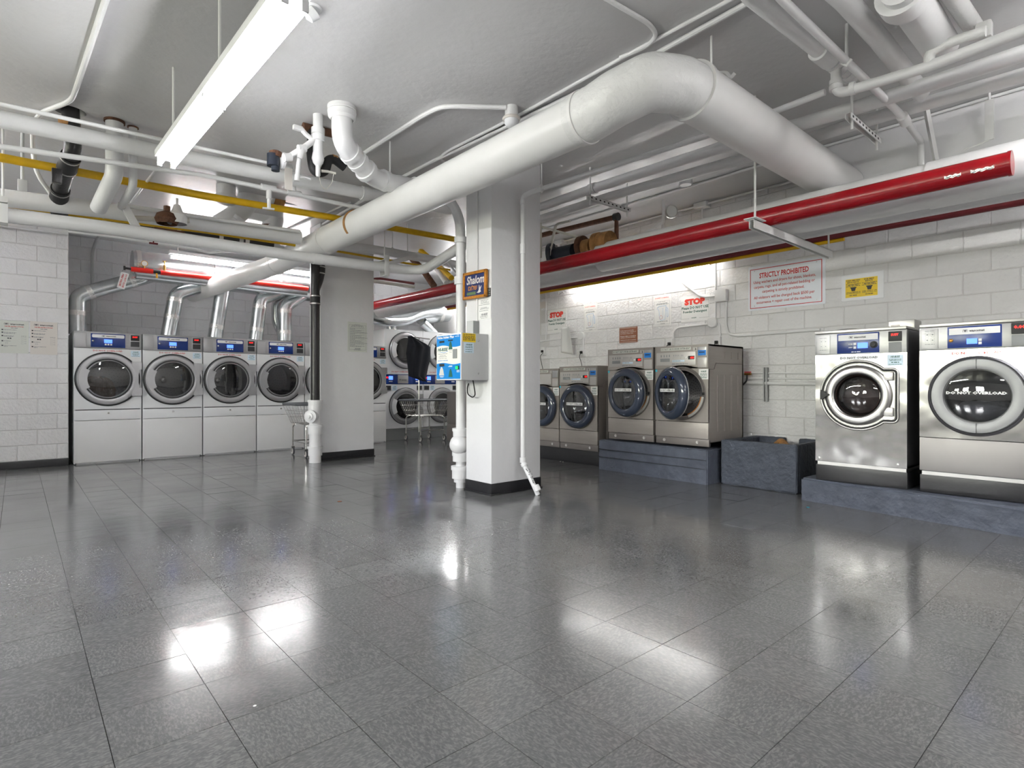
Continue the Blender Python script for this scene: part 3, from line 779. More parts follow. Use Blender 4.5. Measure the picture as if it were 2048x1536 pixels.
c = MB().box(.590, .686, -.022, -.004, 1.247, 1.330, .004).build('card_reader', 'gasket', h)
q = MB(); digits(q, .612, .665, 1.292, 1.312, -.023); q.build('red_digits', 'led_red', c, 0)
MB().box(.590, .684, -.010, -.004, 1.150, 1.240, .003).build('blank_plate', 'box_grey_dark', h)
MB().box(.207, .512, -.0022, -.0005, 1.103, 1.132).build('warning_strip', 'sign_white', s1, 0)
MB().text('DO NOT OVERLOAD', .212, .507, 1.108, 1.127, -.003, .02).build('warning_lettering', 'black_print', s1, 0)
sticker(s1, .578, .694, 1.040, 1.134, -.0022)
# door recess outline: circle joined to the hinge box
def keyhole(cx, cz, r, bx, bz0, bz1, rc, n=40):
    pts = []; a1 = math.asin((bz1 - cz) / r) if abs((bz1 - cz) / r) < 1 else 1.0; a0 = -math.asin((cz - bz0) / r)
    for k in range(n + 1):
        a = a1 + (2 * PI - a1 + a0) * k / n; pts.append((cx + r * math.cos(a), cz + r * math.sin(a)))
    for (ax, az, st) in ((bx - rc, bz0 + rc, -90), (bx - rc, bz1 - rc, 0)):
        for k in range(6): a = math.radians(st + 90 * k / 5); pts.append((ax + rc * math.cos(a), az + rc * math.sin(a)))
    return pts
def outline(parent, pts, r, y, name, material):
    P3 = [Vector((a, y, b)) for a, b in pts]; P3.append(P3[0]); P3.append(P3[1])
    return MB().tube(P3, r, 8, 0, False).build(name, material, parent, 60)
dr = keyhole(.352, .786, .296, .650, .566, 1.005, .035)
door = MB().prism(dr, -.004, -.0005).build('door_recess', 'steel_brushed', s1, 30)
# cut the bowl opening by building the recess as a ring of quads instead
bpy.data.objects.remove(door)
cc = (.352, .786); n = len(dr); vs = []; fs = []
for (a, b) in dr:
    v = Vector((a - cc[0], b - cc[1])); v.normalize(); vs += [(a, -.003, b), (cc[0] + v.x * .20, -.003, cc[1] + v.y * .20)]
for k in range(n): j = (k + 1) % n; fs.append((2 * k, 2 * j, 2 * j + 1, 2 * k + 1))
door = MB().add(vs, [f[::-1] for f in fs]).build('door_recess', 'steel_brushed', s1, 0)
outline(s1, keyhole(.352, .786, .304, .658, .558, 1.013, .04), .010, -.002, 'trim_ring', 'steel_brushed')
outline(s1, keyhole(.352, .786, .291, .645, .571, 1.000, .032), .006, -.004, 'door_gasket', 'gasket')
outline(s1, keyhole(.352, .786, .281, .636, .580, .991, .028), .003, -.006, 'bright_edge', 'chrome')
dd = MB().lathe((.352, 0, .786), (0, -1, 0), [(.266, .002), (.266, .014), (.258, .026), (.238, .034), (.205, .036), (.188, .028), (.178, .004), (.172, -.03)], 64).build('door', 'door_steel', s1, 45)
MB().lathe((.352, .0, .786), (0, 1, 0), [(.180, -.026), (.178, .0), (.165, .05), (.160, .08)], 48, flip=True).build('window_seal', 'gasket', dd)
MB().lathe((.352, -.004, .786), (0, -1, 0), [(.166, 0), (.13, .018), (.07, .030), (0, .034)], 40).build('door_window', 'glass_washer', dd)
for z in (.610, .915): MB().box(.555, .628, -.028, -.004, z, z + .075, .008).build('hinge', 'steel_brushed', dd)
MB().prism([(.060, .832), (.060, .744), (.082, .752), (.112, .776), (.132, .782), (.132, .796), (.112, .800), (.084, .822)], -.052, -.02).build('handle', 'gasket', dd, 30)
drum(s1, .352, .786, .24, .09, .34, 'drum_dark', False)
for (u, z) in ((.035, .205), (.655, .205)): MB().lathe((u, -.0, z), (0, -1, 0), [(.010, 0), (.008, .004), (0, .005)], 12).build('screw', 'chrome', s1)
# wash load
def lump(name, material, label, loc, sc, seed, parent=None):
    bm = bmesh.new(); bmesh.ops.create_icosphere(bm, subdivisions=4, radius=1); R = random.Random(seed); a, b, c_ = R.uniform(3, 6), R.uniform(3, 6), R.uniform(0, 3)
    for v in bm.verts:
        n = v.co.normalized(); k = 1 + .14 * math.sin(a * n.x + b * n.z + c_) * math.cos(b * n.y) + .05 * math.sin(15 * n.x + 9 * n.z) * math.sin(12 * n.y + c_)
        v.co = Vector((n.x * sc[0] * k, n.y * sc[1] * k, n.z * sc[2] * k))
    bm.verts.index_update(); m = MB().add([tuple(v.co) for v in bm.verts], [tuple(v.index for v in f.verts) for f in bm.faces]); bm.free()
    o = m.build(name, material); o.location = loc; return tag(o, label, 'laundry')
lump('laundry', 'laundry_brown', 'wet brown wash filling the window of the stainless washer beside the trough', (5.60 + .24, 2.110 - .352, .213 + .76), (.12, .20, .20), 3)
# coin box on top, seen over the back edge
cb = thing('coin_box', 'grey steel box with a pale label on top of the stainless washer by the trough', 'box', (5.95, 1.62, 1.585), EAST)
MB().box(0, .20, 0, .22, 0, .085, .006).build('shell', 'steel_brushed', cb)
MB().box(.02, .09, -.002, 0, .012, .045).build('paper_label', 'paper_cream', cb, 0)
vt = tag(MB().lathe((0, 0, 0), (0, 0, 1), [(.10, 0), (.10, .012), (.07, .02), (0, .022)], 32).build('vent_cap', 'steel_side'), 'round dark vent cap on top of the stainless washer by the trough', 'cap'); vt.location = (5.80, 1.90, 1.586)

s2 = thing('stainless_washer', 'widest stainless front load washer at the right edge, broad grey ring around dark glass', 'washer', (5.60, 1.303, .213), EAST)
W2 = .78
steel_common(s2, W2, 0)
MB().plate_hole(0, W2, .452, 1.158, .372, .790, .262, 0, .06, 64).build('front_panel', 'steel', s2, 30)
MB().box(0, W2, 0, .02, .178, .447, .003).build('lower_panel', 'steel_lower', s2)
h, p = steel_controls(s2, W2, 0, 1, 1.162, 1.342)
MB().box(.310, .375, -.0150, -.011, 1.196, 1.238).build('screen', 'lcd_blue', p, 0)
for z in (1.215, 1.190): MB().box(.382, .402, -.0150, -.011, z, z + .020, .003).build('button', 'white_print', p)
MB().lathe((.212, -.011, 1.228), (0, -1, 0), [(.013, 0), (.013, .008), (.007, .011), (0, .011)], 18).build('lock', 'brass', p)
c = MB().box(.575, .675, -.022, -.004, 1.255, 1.338, .004).build('card_reader', 'gasket', h)
q = MB(); q.text('0.00', .590, .655, 1.295, 1.318, -.023, .03); q.build('red_digits', 'led_red', c, 0)
MB().box(.575, .675, -.010, -.004, 1.168, 1.248, .003).build('blank_plate', 'box_grey_dark', h)
MB().text('DO NOT OVERLOAD', .215, .515, 1.115, 1.137, -.0015, .03).build('warning_lettering', 'red_print', s2, 0)
dd = MB().lathe((.372, 0, .790), (0, -1, 0), [(.312, .0), (.312, .018), (.300, .026), (.292, .018)], 64).build('door', 'steel_side', s2, 45)
MB().lathe((.372, 0, .790), (0, -1, 0), [(.292, .014), (.285, .032), (.24, .040), (.212, .030), (.204, .010), (.2, -.03)], 64).build('door_ring', 'ring_smoky', dd, 45)
MB().lathe((.372, -.010, .790), (0, -1, 0), [(.206, 0), (.15, .016), (.07, .024), (0, .026)], 40).build('door_window', 'glass_washer', dd)
sl = MB(); sl.box(.371, .3735, -.041, -.030, 1.002, 1.078); sl.box(.371, .3735, -.041, -.030, .502, .580); sl.build('ring_split', 'gasket', dd, 0)
MB().box(.180, .560, -.038, -.036, .800, .828).build('warning_strip', 'gasket', dd, 0)
MB().text('DO NOT OVERLOAD', .185, .555, .803, .826, -.0388, .05).build('warning_lettering', 'white_print', dd, 0)
drum(s2, .372, .790, .27, .09, .36, 'drum_dark', False)
lump('laundry', 'laundry_pale', 'dark grey wash lying behind the glass of the widest stainless washer', (5.60 + .28, 1.303 - .372, .213 + .66), (.14, .2, .09), 9)

# ================================================================ CURBS AND TROUGH
def worn_box(name, label, cat, pts, z0, z1, material, bv=.012, cuts=7, amp=.0035):
    # footprint polygon (world XY), extruded and roughened
    bm = bmesh.new(); vb = [bm.verts.new((a, b, z0)) for a, b in pts]; f = bm.faces.new(vb)
    r = bmesh.ops.extrude_face_region(bm, geom=[f]); 
    for v in [g for g in r['geom'] if isinstance(g, bmesh.types.BMVert)]: v.co.z = z1
    bmesh.ops.recalc_face_normals(bm, faces=bm.faces)
    bmesh.ops.bevel(bm, geom=[e for e in bm.edges if max(e.verts[0].co.z, e.verts[1].co.z) > z0 + .01], offset=bv, segments=3, affect='EDGES')
    bmesh.ops.subdivide_edges(bm, edges=[e for e in bm.edges if e.calc_length() > .12], cuts=cuts, use_grid_fill=True)
    bmesh.ops.recalc_face_normals(bm, faces=bm.faces)
    R = random.Random(len(name) + len(pts))
    for v in bm.verts:
        if v.co.z > z0 + .005: v.co += v.normal * R.uniform(-amp, amp * .5)
    bm.verts.index_update(); m = MB().add([tuple(v.co) for v in bm.verts], [tuple(v.index for v in f.verts) for f in bm.faces]); bm.free()
    return m
curb1 = worn_box('c', '', '', [(5.665, 3.245), (6.68, 3.245), (6.68, 4.80), (5.69, 4.80)], 0, .382, 'curb_grey').build('concrete_curb', 'curb_grey', None, 40)
tag(curb1, 'dark grey painted high concrete curb under the two taller taupe washers', 'curb')
g = MB(); g.box(5.66, 5.70, 3.26, 4.79, .262, .266); g.box(5.66, 5.70, 3.26, 4.79, .165, .168); g.build('form_lines', 'cove_black', curb1, 0)
curb2 = worn_box('d', '', '', [(5.605, 2.245), (5.36, .30), (6.68, .30), (6.68, 2.245)], 0, .211, 'curb_grey', .018).build('concrete_curb', 'curb_grey', None, 40)
tag(curb2, 'low grey painted concrete curb under the two stainless washers', 'curb')
blk = tag(MB().box(5.895, 6.60, 4.955, 7.07, 0, .192, .006).build('washer_plinth', 'plinth_black'), 'low black plinth under the two taupe washers behind the front column', 'plinth')
tr = thing('block_trough', 'dark grey masonry drain trough between the high curb and the stainless washer', 'trough', (5.862, 3.195, 0), EAST)
TW, TD, TH, tw = .812, .835, .487, .075
def rough(mb_, name, par, material='trough_grey'): return mb_.build(name, material, par, 40)
def rb(x0, x1, y0, y1, z0, z1, seed):
    bm = bmesh.new(); bmesh.ops.create_cube(bm, size=1)
    for v in bm.verts: v.co = Vector(((x0 + x1) / 2 + v.co.x * (x1 - x0), (y0 + y1) / 2 + v.co.y * (y1 - y0), (z0 + z1) / 2 + v.co.z * (z1 - z0)))
    bmesh.ops.bevel(bm, geom=bm.edges[:], offset=.010, segments=3, affect='EDGES')
    bmesh.ops.subdivide_edges(bm, edges=[e for e in bm.edges if e.calc_length() > .1], cuts=9, use_grid_fill=True)
    R = random.Random(seed)
    for v in bm.verts: v.co += v.normal * R.uniform(-.004, .002)
    bm.verts.index_update(); m = MB().add([tuple(v.co) for v in bm.verts], [tuple(v.index for v in f.verts) for f in bm.faces]); bm.free(); return m
rough(rb(0, TW, 0, tw, 0, TH, 1), 'front_wall', tr); rough(rb(0, tw, tw - .01, TD, 0, TH, 2), 'side_wall', tr); rough(rb(TW - tw, TW, tw - .01, TD, 0, TH, 3), 'side_wall', tr)
rough(rb(tw - .01, .36, TD - .08, TD, 0, TH, 4), 'back_wall', tr); rough(rb(.52, TW - tw + .01, TD - .08, TD, 0, TH, 5), 'back_wall', tr); MB().box(tw, TW - tw, tw, TD, 0, .12).build('trough_floor', 'trough_grey', tr)
dp = pipe('drain_pipe', 'tan rusty drain pipe lying inside the block trough', [(6.60, 2.90, .40), (6.45, 2.80, .44), (6.25, 2.62, .40), (6.10, 2.52, .34)], .045, 'tan_rust', fillet=.08)
sleeve(dp, (6.44, 2.79, .44), (6.38, 2.745, .43), .055, 'tan_rust')

# ================================================================ LAMPS
def rod(parent, p, z0, z1, r=.006, name='rod', material='strut_white'): return MB().tube([(p[0], p[1], z0), (p[0], p[1], z1)], r, 8).build(name, material, parent)
def fixture(label, a, b, tubes, wid, glow, rods=(), off=.05, housing='enamel_white'):
    # a, b: the two ends of the housing's underside (world); tubes: list of (lateral offset); each 8 ft lamp holds two 4 ft tubes per line
    a = Vector(a); b = Vector(b); ax = (b - a).normalized(); lat = Vector((0, 0, 1)).cross(ax).normalized(); L = (b - a).length
    t = thing('fluorescent_lamp', label, 'lamp', a)
    T = Matrix((( lat.x, ax.x, 0, 0), (lat.y, ax.y, 0, 0), (lat.z, ax.z, 1, 0), (0, 0, 0, 1)))
    def mk(): m = MB(); m.T = T.copy(); return m
    m = mk(); m.box(-wid / 2, wid / 2, 0, L, .0, .05, .006); m.box(-wid / 5, wid / 5, .02, L - .02, -.022, 0, .006); m.build('housing', housing, t)
    for x in tubes:
        for k in range(2):
            y0 = .03 + k * L / 2; y1 = L / 2 * (k + 1) - .03
            m = mk(); m.tube([(x, y0, -off), (x, y1, -off)], .0165, 14); m.build('tube', glow, t)
            for yy in (y0 - .015, y1 + .002): m = mk(); m.box(x - .016, x + .016, yy, yy + .012, -off - .02, .0, .003); m.build('lamp_holder', housing, t)
    for rr in rods:
        p = a + ax * (rr * L); m = MB(); m.tube([p - a + Vector((0, 0, .05)), Vector(((p - a).x, (p - a).y, CEIL - a.z))], .009, 8); m.build('hanger_rod', 'strut_white', t)
    return t
LZ = 2.83
fixture('four-tube fluorescent lamp hanging from the ceiling at the upper left', (.865, 5.04, LZ), (.93, 2.50, LZ), (-.045, .045), .15, 'tube_glow_pendant', (.10, .55))
fixture('added unseen fluorescent lamp behind the camera, brightening the near room', (1.0, -.3, LZ), (1.05, -2.8, LZ), (-.045, .045), .15, 'tube_glow', (.1, .9))  # invented lamp, out of view, to brighten the nearer part of the room
fixture('added unseen fluorescent lamp at the left, grazing the block wall with light', (-1.3, 8.6, 3.3), (-1.3, 6.1, 3.3), (-.045, .045), .15, 'tube_glow_pendant', (.1, .9))  # invented lamp, out of view, raking the left wall and lighting the dryers
fixture('added unseen fluorescent lamp filling the right side behind the camera with light', (4.3, .1, 3.3), (4.3, -2.4, 3.3), (-.045, .045), .15, 'tube_glow', (.1, .9))  # invented lamp, out of view, making up for the small windows' weaker daylight
fixture('fluorescent lamp in front of the round duct over the white dryers', (1.74, 9.9, 3.085), (4.15, 9.9, 3.085), (0,), .10, 'tube_glow', (.05, .95))
wl = fixture('fluorescent lamp on the right wall under the red pipe above the washers', (6.50, 6.22, 2.69), (6.50, 3.66, 2.65), (0,), .08, 'tube_glow_wall')
for yb in (-.35, -2.2): MB().box(0, .198, yb - .02, yb + .02, .005, .045, .002).build('wall_bracket', 'enamel_white', wl)
lb = on_x(891, 613, 7.15)
fixture('short glimpse of fluorescent lamp in the back right corner beside the front column', (7.15, lb.y, lb.z + .05), (7.15, lb.y - 1.9, lb.z + .05), (0,), .10, 'tube_glow', (.1, .9))

# ================================================================ THE BIG DUCT
dx = 2.82
zz = 2.85
elb = Vector((dx + .04, 1.99, 2.985))
d = pipe('round_duct', 'large white round duct crossing the ceiling to the right wall with a wrapped elbow',
         [(dx, 2.46, zz), (dx, 6.62, zz - .01)], .158, 'duct_white', 'duct', seg=40)
MB().tube([(dx, 6.60, zz - .01), (dx, 8.35, zz - .01)], .150, 36).build('duct_section', 'duct_white', d)
e2 = on_y(385, 587, 10.75)
MB().tube([(dx, 8.33, zz - .01), (dx - .02, 8.6, zz - .02), tuple(e2)], .142, 36, .3).build('duct_section', 'duct_white', d)
MB().tube([(dx, 6.56, zz - .01), (dx, 6.66, zz - .01)], .166, 36).build('seam_band', 'duct_white', d)
MB().tube([(dx, 5.78, zz), (dx, 5.825, zz)], .1635, 40).build('rust_joint', 'tan_rust', d, label='rusty orange joint ring')
MB().tube([(dx, 8.28, zz - .01), (dx, 8.34, zz - .01)], .154, 36).build('seam_band', 'duct_white', d)
MB().tube([(dx, 2.56, zz), (dx, 2.44, zz), (dx + .01, 2.24, 2.885), (dx + .10, 2.06, 2.945), (dx + .32, 1.99, 2.975), (dx + .48, 1.99, 2.985)], .166, 32, .035).build('wrapped_elbow', 'wrap_white', d)
MB().tube([(dx, 2.50, zz), (dx, 2.475, zz)], .174, 36).build('seam_band', 'duct_white', d)
MB().tube([(dx + .45, 1.99, 2.985), (BX, 1.99, 2.985)], .176, 40).build('duct_section', 'duct_white', d)
MB().tube([(dx + .44, 1.99, 2.985), (dx + .475, 1.99, 2.985)], .186, 40).build('seam_band', 'duct_white', d)
for k, (x, y, zt) in enumerate(((3.51, 1.98, 3.16),)):
    h = thing('pipe_hanger', 'white threaded rod and clamp holding the big duct right of its elbow', 'hanger', (x, y, zt))
    rod(h, (0, 0), 0.01, CEIL - zt, .008)
    MB().tube([(0, 0, .016), (.03, -.09, .0), (.03, -.12, -.05), (.03, -.15, -.03)], .012, 8, .02).build('clamp', 'strut_white', h)
pa = on_y(782, 290, 4.6); pb = Vector((dx, 4.62, 3.02))
r0 = on_z(780, 283, CEIL)
h = thing('pipe_hanger', 'white rod hanger clamping the big duct above the rear column', 'hanger', (r0.x, r0.y, 2.99))
rod(h, (0, 0), 0, CEIL - 2.99, .008); MB().tube([(-.06, 0, -.05), (-.05, 0, .03), (.05, 0, .03), (.09, 0, -.02)], .010, 8, .03).build('clamp', 'strut_white', h)

# ================================================================ PIPES RUNNING LEFT TO RIGHT
def ypipe(label, pix, Y, r, material='pipe_white', **k):
    return pipe('pipe', label, [tuple(on_y(a, b, Y)) for a, b in pix], r, material, **k)
far = lambda px, py, Y, dx_: tuple(on_y(px, py, Y) + Vector((dx_, 0, 0)))
p2 = pipe('pipe', 'thick white pipe along the upper left passing behind the hanging lamp', [(-1.6, 5.7, on_y(0, 238, 5.7).z - .02), tuple(on_y(0, 238, 5.7)), tuple(on_y(314, 304, 5.7)), tuple(on_y(735, 388, 5.7)), tuple(on_y(900, 419, 5.7))], .066)
sleeve(p2, tuple(on_y(722, 385.5, 5.7)), tuple(on_y(737, 388.5, 5.7)), .074)
pipe('pipe', 'thin white conduit high on the upper left above the thick pipe', [(-1.4, 5.35, on_y(0, 208, 5.35).z), tuple(on_y(0, 208, 5.35)), tuple(on_y(332, 281, 5.35)), tuple(on_y(560, 331, 5.35))], .015)
p3 = pipe('pipe', 'thin bright white pipe just above the yellow gas pipe', [(-1.6, 5.8, on_y(0, 293, 5.8).z), tuple(on_y(0, 293, 5.8)), tuple(on_y(410, 351, 5.8)), tuple(on_y(740, 420, 5.8)), (3.3, 5.8, on_y(740, 420, 5.8).z + .01)], .021)
for a in ((537, 376), (588, 387)):
    c = on_y(a[0], a[1], 5.8); sleeve(p3, c - Vector((.07, 0, .002)), c + Vector((.07, 0, .002)), .031, name='tee')
v = on_y(538, 378, 5.8)
st = MB(); st.tube([v, v - Vector((0, 0, .10))], .026, 12); st.tube([v - Vector((0, 0, .10)), v - Vector((0, 0, .19))], .018, 12); st.tube([v - Vector((.06, 0, .2)), v - Vector((-.05, 0, .19))], .011, 8); st.build('drain_cock', 'pipe_white', p3)
p4 = pipe('gas_pipe', 'thick yellow gas pipe running left to right over the big duct', [(-1.6, 6.45, on_y(0, 315, 6.45).z), tuple(on_y(0, 315, 6.45)), tuple(on_y(410, 392, 6.45)), tuple(on_y(665, 435, 6.45)), tuple(on_y(917, 480, 6.45)), tuple(on_y(960, 487, 6.45))], .037, 'pipe_yellow')
Y5 = 6.9
p5 = pipe('pipe', 'widest dull white pipe at the left with rod clamps under the yellow one', [(-1.6, Y5, on_y(0, 394, Y5).z), tuple(on_y(0, 395, Y5)), tuple(on_y(200, 419, Y5)), tuple(on_y(400, 447, Y5)), tuple(on_y(600, 476, Y5))], .080)
sleeve(p5, tuple(on_y(205, 419.7, Y5)), tuple(on_y(208, 420.1, Y5)), .084, name='wrap_seam')
p5b = pipe('pipe', 'dull white pipe ending in a bracket between the rear and front columns', [(3.12, Y5 + .3, on_y(690, 495, Y5 + .3).z), tuple(on_y(740, 498, Y5 + .3)), tuple(on_y(870, 520, Y5 + .3)), tuple(on_y(960, 540, Y5 + .3))], .062)
p5c = pipe('pipe', 'slim white conduit riding on the widest dull white pipe', [tuple(on_y(235, 409, 6.75)), tuple(on_y(420, 437, 6.75)), tuple(on_y(600, 463, 6.75))], .020, 'pipe_white')
p5d = pipe('pipe', 'slim pipe with a rusty open end beside the swing bracket', [tuple(on_y(262, 436, 6.7)), tuple(on_y(378, 441, 6.7))], .026, 'pipe_cream')
p6 = pipe('gas_pipe', 'thin orange yellow gas line under the widest white pipe', [(-1.6, 7.3, on_y(0, 408, 7.3).z), tuple(on_y(0, 409, 7.1)), tuple(on_y(280, 447, 7.1)), tuple(on_y(400, 462, 7.1)), tuple(on_y(590, 490, 7.1))], .020, 'pipe_yellow', seg=10)
pipe('gas_pipe', 'thin orange yellow gas line showing right of the big duct', [tuple(on_y(655, 499, 7.6)), tuple(on_y(810, 526, 7.6)), tuple(on_y(900, 540, 7.6))], .016, 'pipe_yellow', seg=10)
pipe('gas_pipe', 'yellow pipe angling down behind the red pipe near the front column', [tuple(on_y(840, 500, 8.4)), tuple(on_y(870, 525, 8.2)), tuple(on_y(903, 556, 7.4))], .045, 'pipe_yellow', fillet=.1)
Y7 = 6.5
a7 = on_y(850, 545, Y7)
p7 = pipe('pipe', 'long white pipe sweeping in front of the rear column then up to the front column', [(-1.6, Y7, on_y(0, 430, Y7).z), tuple(on_y(0, 430.5, Y7)), tuple(on_y(200, 453, Y7)), tuple(on_y(400, 483.5, Y7)), tuple(on_y(640, 519, Y7)), tuple(a7 - Vector((.05, 0, 0))), tuple(on_y(924, 492, 5.15))], .061, fillet=.35)
for (a, b) in ((634, 518), (900, 506)):
    if a < 800:
        sleeve(p7, tuple(on_y(626, 517, Y7)), tuple(on_y(643, 519.4, Y7)), .064)
q1 = on_y(888, 518, 5.82)
def strap(label, px, pyt, pyb, Y, rz_top=CEIL):
    a = on_y(px, pyt, Y); b = on_y(px, pyb, Y)
    h = thing('pipe_hanger', label, 'hanger', (a.x, Y, b.z))
    MB().box(-.032, .032, -.068, -.062, 0, a.z - b.z, .002).build('strap', 'strut_white', h)
    MB().box(-.032, .032, -.068, .068, -.004, .002).build('strap_foot', 'strut_white', h, 0)
    MB().box(-.032, .032, .062, .068, 0, a.z - b.z - .05).build('strap_back', 'strut_white', h, 0)
    MB().box(-.032, .032, -.068, .068, a.z - b.z - .06, a.z - b.z - .052).build('strap_bridge', 'strut_white', h, 0)
    rod(h, (0, 0), a.z - b.z - .055, CEIL - b.z, .009); return h
strap('strap and rod hanger of the long white pipe at the left frame edge', 6, 396, 447, Y7)
strap('strap and rod hanger of the long white pipe right of the rear column', 769, 512, 552, Y7)
h5 = thing('pipe_hanger', 'grey clamp and rod on the widest pipe at the far left', 'hanger', tuple(on_y(45, 380, Y5)))
MB().box(-.035, .035, -.03, .03, -.02, .09, .006).build('clamp', 'box_grey', h5); rod(h5, (0, 0), .08, CEIL - on_y(45, 380, Y5).z, .014, material='box_grey')
for q, px in enumerate((785, 815)):
    a = on_y(px, 508 + q * 7, 7.2); h = thing('pipe_hanger', ('left' if q == 0 else 'right') + ' thin ceiling rod between the columns holding the dull white pipe', 'hanger', (a.x, 7.2, a.z)); rod(h, (0, 0), 0, CEIL - a.z, .008)
    MB().tube([(-.07, 0, .02), (0, 0, .10), (.07, 0, .02)], .007, 8).build('clevis', 'strut_white', h)
# swinging flat brackets
br = thing('pipe_bracket', 'white slanted angle bracket under the widest pipe at the left', 'bracket', tuple(on_y(262, 436, 6.6)))
m = MB(); m.T = Matrix.Rotation(math.radians(-28), 4, 'Y'); m.box(-.035, .035, -.02, .02, -.14, .13, .006); m.build('bar', 'pipe_white', br)
MB().box(-.16, -.03, -.015, .015, -.13, -.10, .004).build('foot', 'pipe_white', br)
br = thing('pipe_bracket', 'white slanted angle bracket between the columns above the red pipe', 'bracket', tuple(on_y(803, 520, 6.95)))
m = MB(); m.T = Matrix.Rotation(math.radians(-22), 4, 'Y'); m.box(-.24, .26, -.02, .02, -.03, .03, .008); m.build('bar', 'pipe_white', br)

# black no-hub drain: stack at upper left and the run behind the white pipes
hz = on_z(139, 222, CEIL)
bp = thing('drain_stack', 'black cast iron drain coming out of a ragged ceiling hole at upper left', 'drain', (hz.x, hz.y, 0))
def rel(p): return Vector(p) - Vector((hz.x, hz.y, 0))
A = Vector((0, 0, CEIL + .14)); B_ = rel(on_y(146, 300, 6.1)); C_ = rel(on_y(122, 372, 6.65)); D_ = rel(on_y(114, 420, 7.05)); E_ = rel(on_y(150, 437, 7.35))
MB().tube([A, B_, C_, D_], .064, 20, .08).build('drain_pipe', 'cast_black', bp)
def band(parent, a, b, r, n='clamp_band'):
    a = Vector(a); b = Vector(b); sleeve(parent, a, b, r, 'rubber_black', 'sleeve'); ax = (b - a).normalized()
    for k in (0.12, .88): c = a.lerp(b, k); sleeve(parent, c - ax * .008, c + ax * .008, r + .003, 'clamp_steel', n)
sleeve(bp, (0, 0, 3.27), (0, 0, 3.34), .078, 'tan_rust', 'riser_clamp')
t_ = (C_ - B_)
band(bp, B_ + t_ * .15, B_ + t_ * .55, .074); band(bp, C_ + (D_ - C_) * .1, C_ + (D_ - C_) * .75, .074)
MB().box(-.12, -.05, -.03, .03, B_.z - .30, B_.z - .18, .01).build('clamp_block', 'cast_black', bp)
MB().tube([D_, E_, rel(on_y(300, 459, 7.35)), rel(on_y(435, 475, 7.35)), rel(on_y(545, 488, 7.35))], .066, 20, .12).build('drain_run', 'cast_black', bp)
for px, py in ((157, 439), (207, 446), (356, 466), (440, 476), (480, 480.5), (492, 482)):
    a = rel(on_y(px - 4, py - .5, 7.35)); b = rel(on_y(px + 4, py + .5, 7.35)); sleeve(bp, a, b, .070, 'paper_cream' if px != 480 else 'clamp_steel', 'clamp_band')
yb = on_y(424, 459, 7.25)
# pair of white drains through the slab
w1 = thing('drain_stack', 'white drain dropping from the ceiling and elbowing towards the widest pipe', 'drain', (0, 0, 0))
a = on_z(229, 239, CEIL + .01); b = Vector((a.x, a.y, z_at(a, 350))); c = on_y(197, 416, 6.62)
MB().tube([a, b, c], .068, 20, .08).build('drain_pipe', 'pipe_white', w1); sleeve(w1, a - Vector((0, 0, .03)), a, .080, 'rust', 'broken_collar')
w2 = thing('drain_stack', 'slim white pipe dropping from the ceiling beside the thicker white drain', 'drain', (0, 0, 0))
a = on_z(266, 252, CEIL + .01); b = Vector((a.x, a.y, z_at(a, 372))); c = on_y(243, 414, 6.62)
MB().tube([a, b, c], .034, 16, .06).build('drain_pipe', 'pipe_white', w2); sleeve(w2, a - Vector((0, 0, .02)), a, .045, 'rust', 'broken_collar')

# black stack at the rear column with white cleanout fittings
ps = on_z(624, 922, 0)
s_ = thing('drain_stack', 'black drain stack with white cleanout fittings in front of the rear column', 'drain', (3.17, 7.84, 0))
MB().tube([(0, 0, .86), (0, 0, 3.2)], .062, 22).build('black_pipe', 'cast_black', s_)
MB().tube([(.10, 0, 2.95), (.09, 0, 2.62), (.02, 0, 2.44), (0, 0, 2.3)], .044, 18, .1).build('black_branch', 'cast_black', s_)
band(s_, (.095, 0, 2.78), (.085, 0, 2.66), .052); band(s_, (0, 0, 2.36), (0, 0, 2.22), .069)
MB().tube([(0, 0, 0), (0, 0, .88)], .080, 24).build('white_pipe', 'pipe_white', s_)
for z0, z1, r in ((.10, .21, .096), (.40, .52, .096), (.74, .87, .094), (.195, .225, .108), (.50, .53, .108), (.85, .88, .104)): MB().tube([(0, 0, z0), (0, 0, z1)], r, 24).build('collar', 'pipe_white', s_)
MB().lathe((0, 0, .655), (-.75, -.66, 0), [(.075, 0), (.075, .11), (.088, .11), (.088, .15), (.05, .16), (.05, .175), (.02, .18), (.02, .195), (0, .195)], 24).build('cleanout', 'pipe_white', s_)

# white stack at the front column
s_ = thing('drain_stack', 'white drain stack against the left face of the front column', 'drain', (3.562, 4.90, 0))
MB().tube([(0, 0, 0), (0, 0, 2.62), (-.01, .01, 2.90), (-.22, .02, 3.12), (-.75, .03, 3.10)], .052, 22, .2).build('white_pipe', 'pipe_white', s_)
for z0, z1, r in ((.06, .10, .074), (.10, .19, .094), (.19, .23, .104), (.28, .34, .086), (.34, .38, .094), (.545, .60, .084), (.60, .63, .092), (2.16, 2.24, .070), (2.60, 2.66, .070)): MB().tube([(0, 0, z0), (0, 0, z1)], r, 24).build('collar', 'pipe_white', s_)
MB().lathe((-.03, -.02, .46), (-.9, -.3, 0), [(.085, -.05), (.105, 0), (.10, .04), (.075, .08), (.03, .10), (0, .10)], 24).build('cleanout_cap', 'pipe_white', s_)
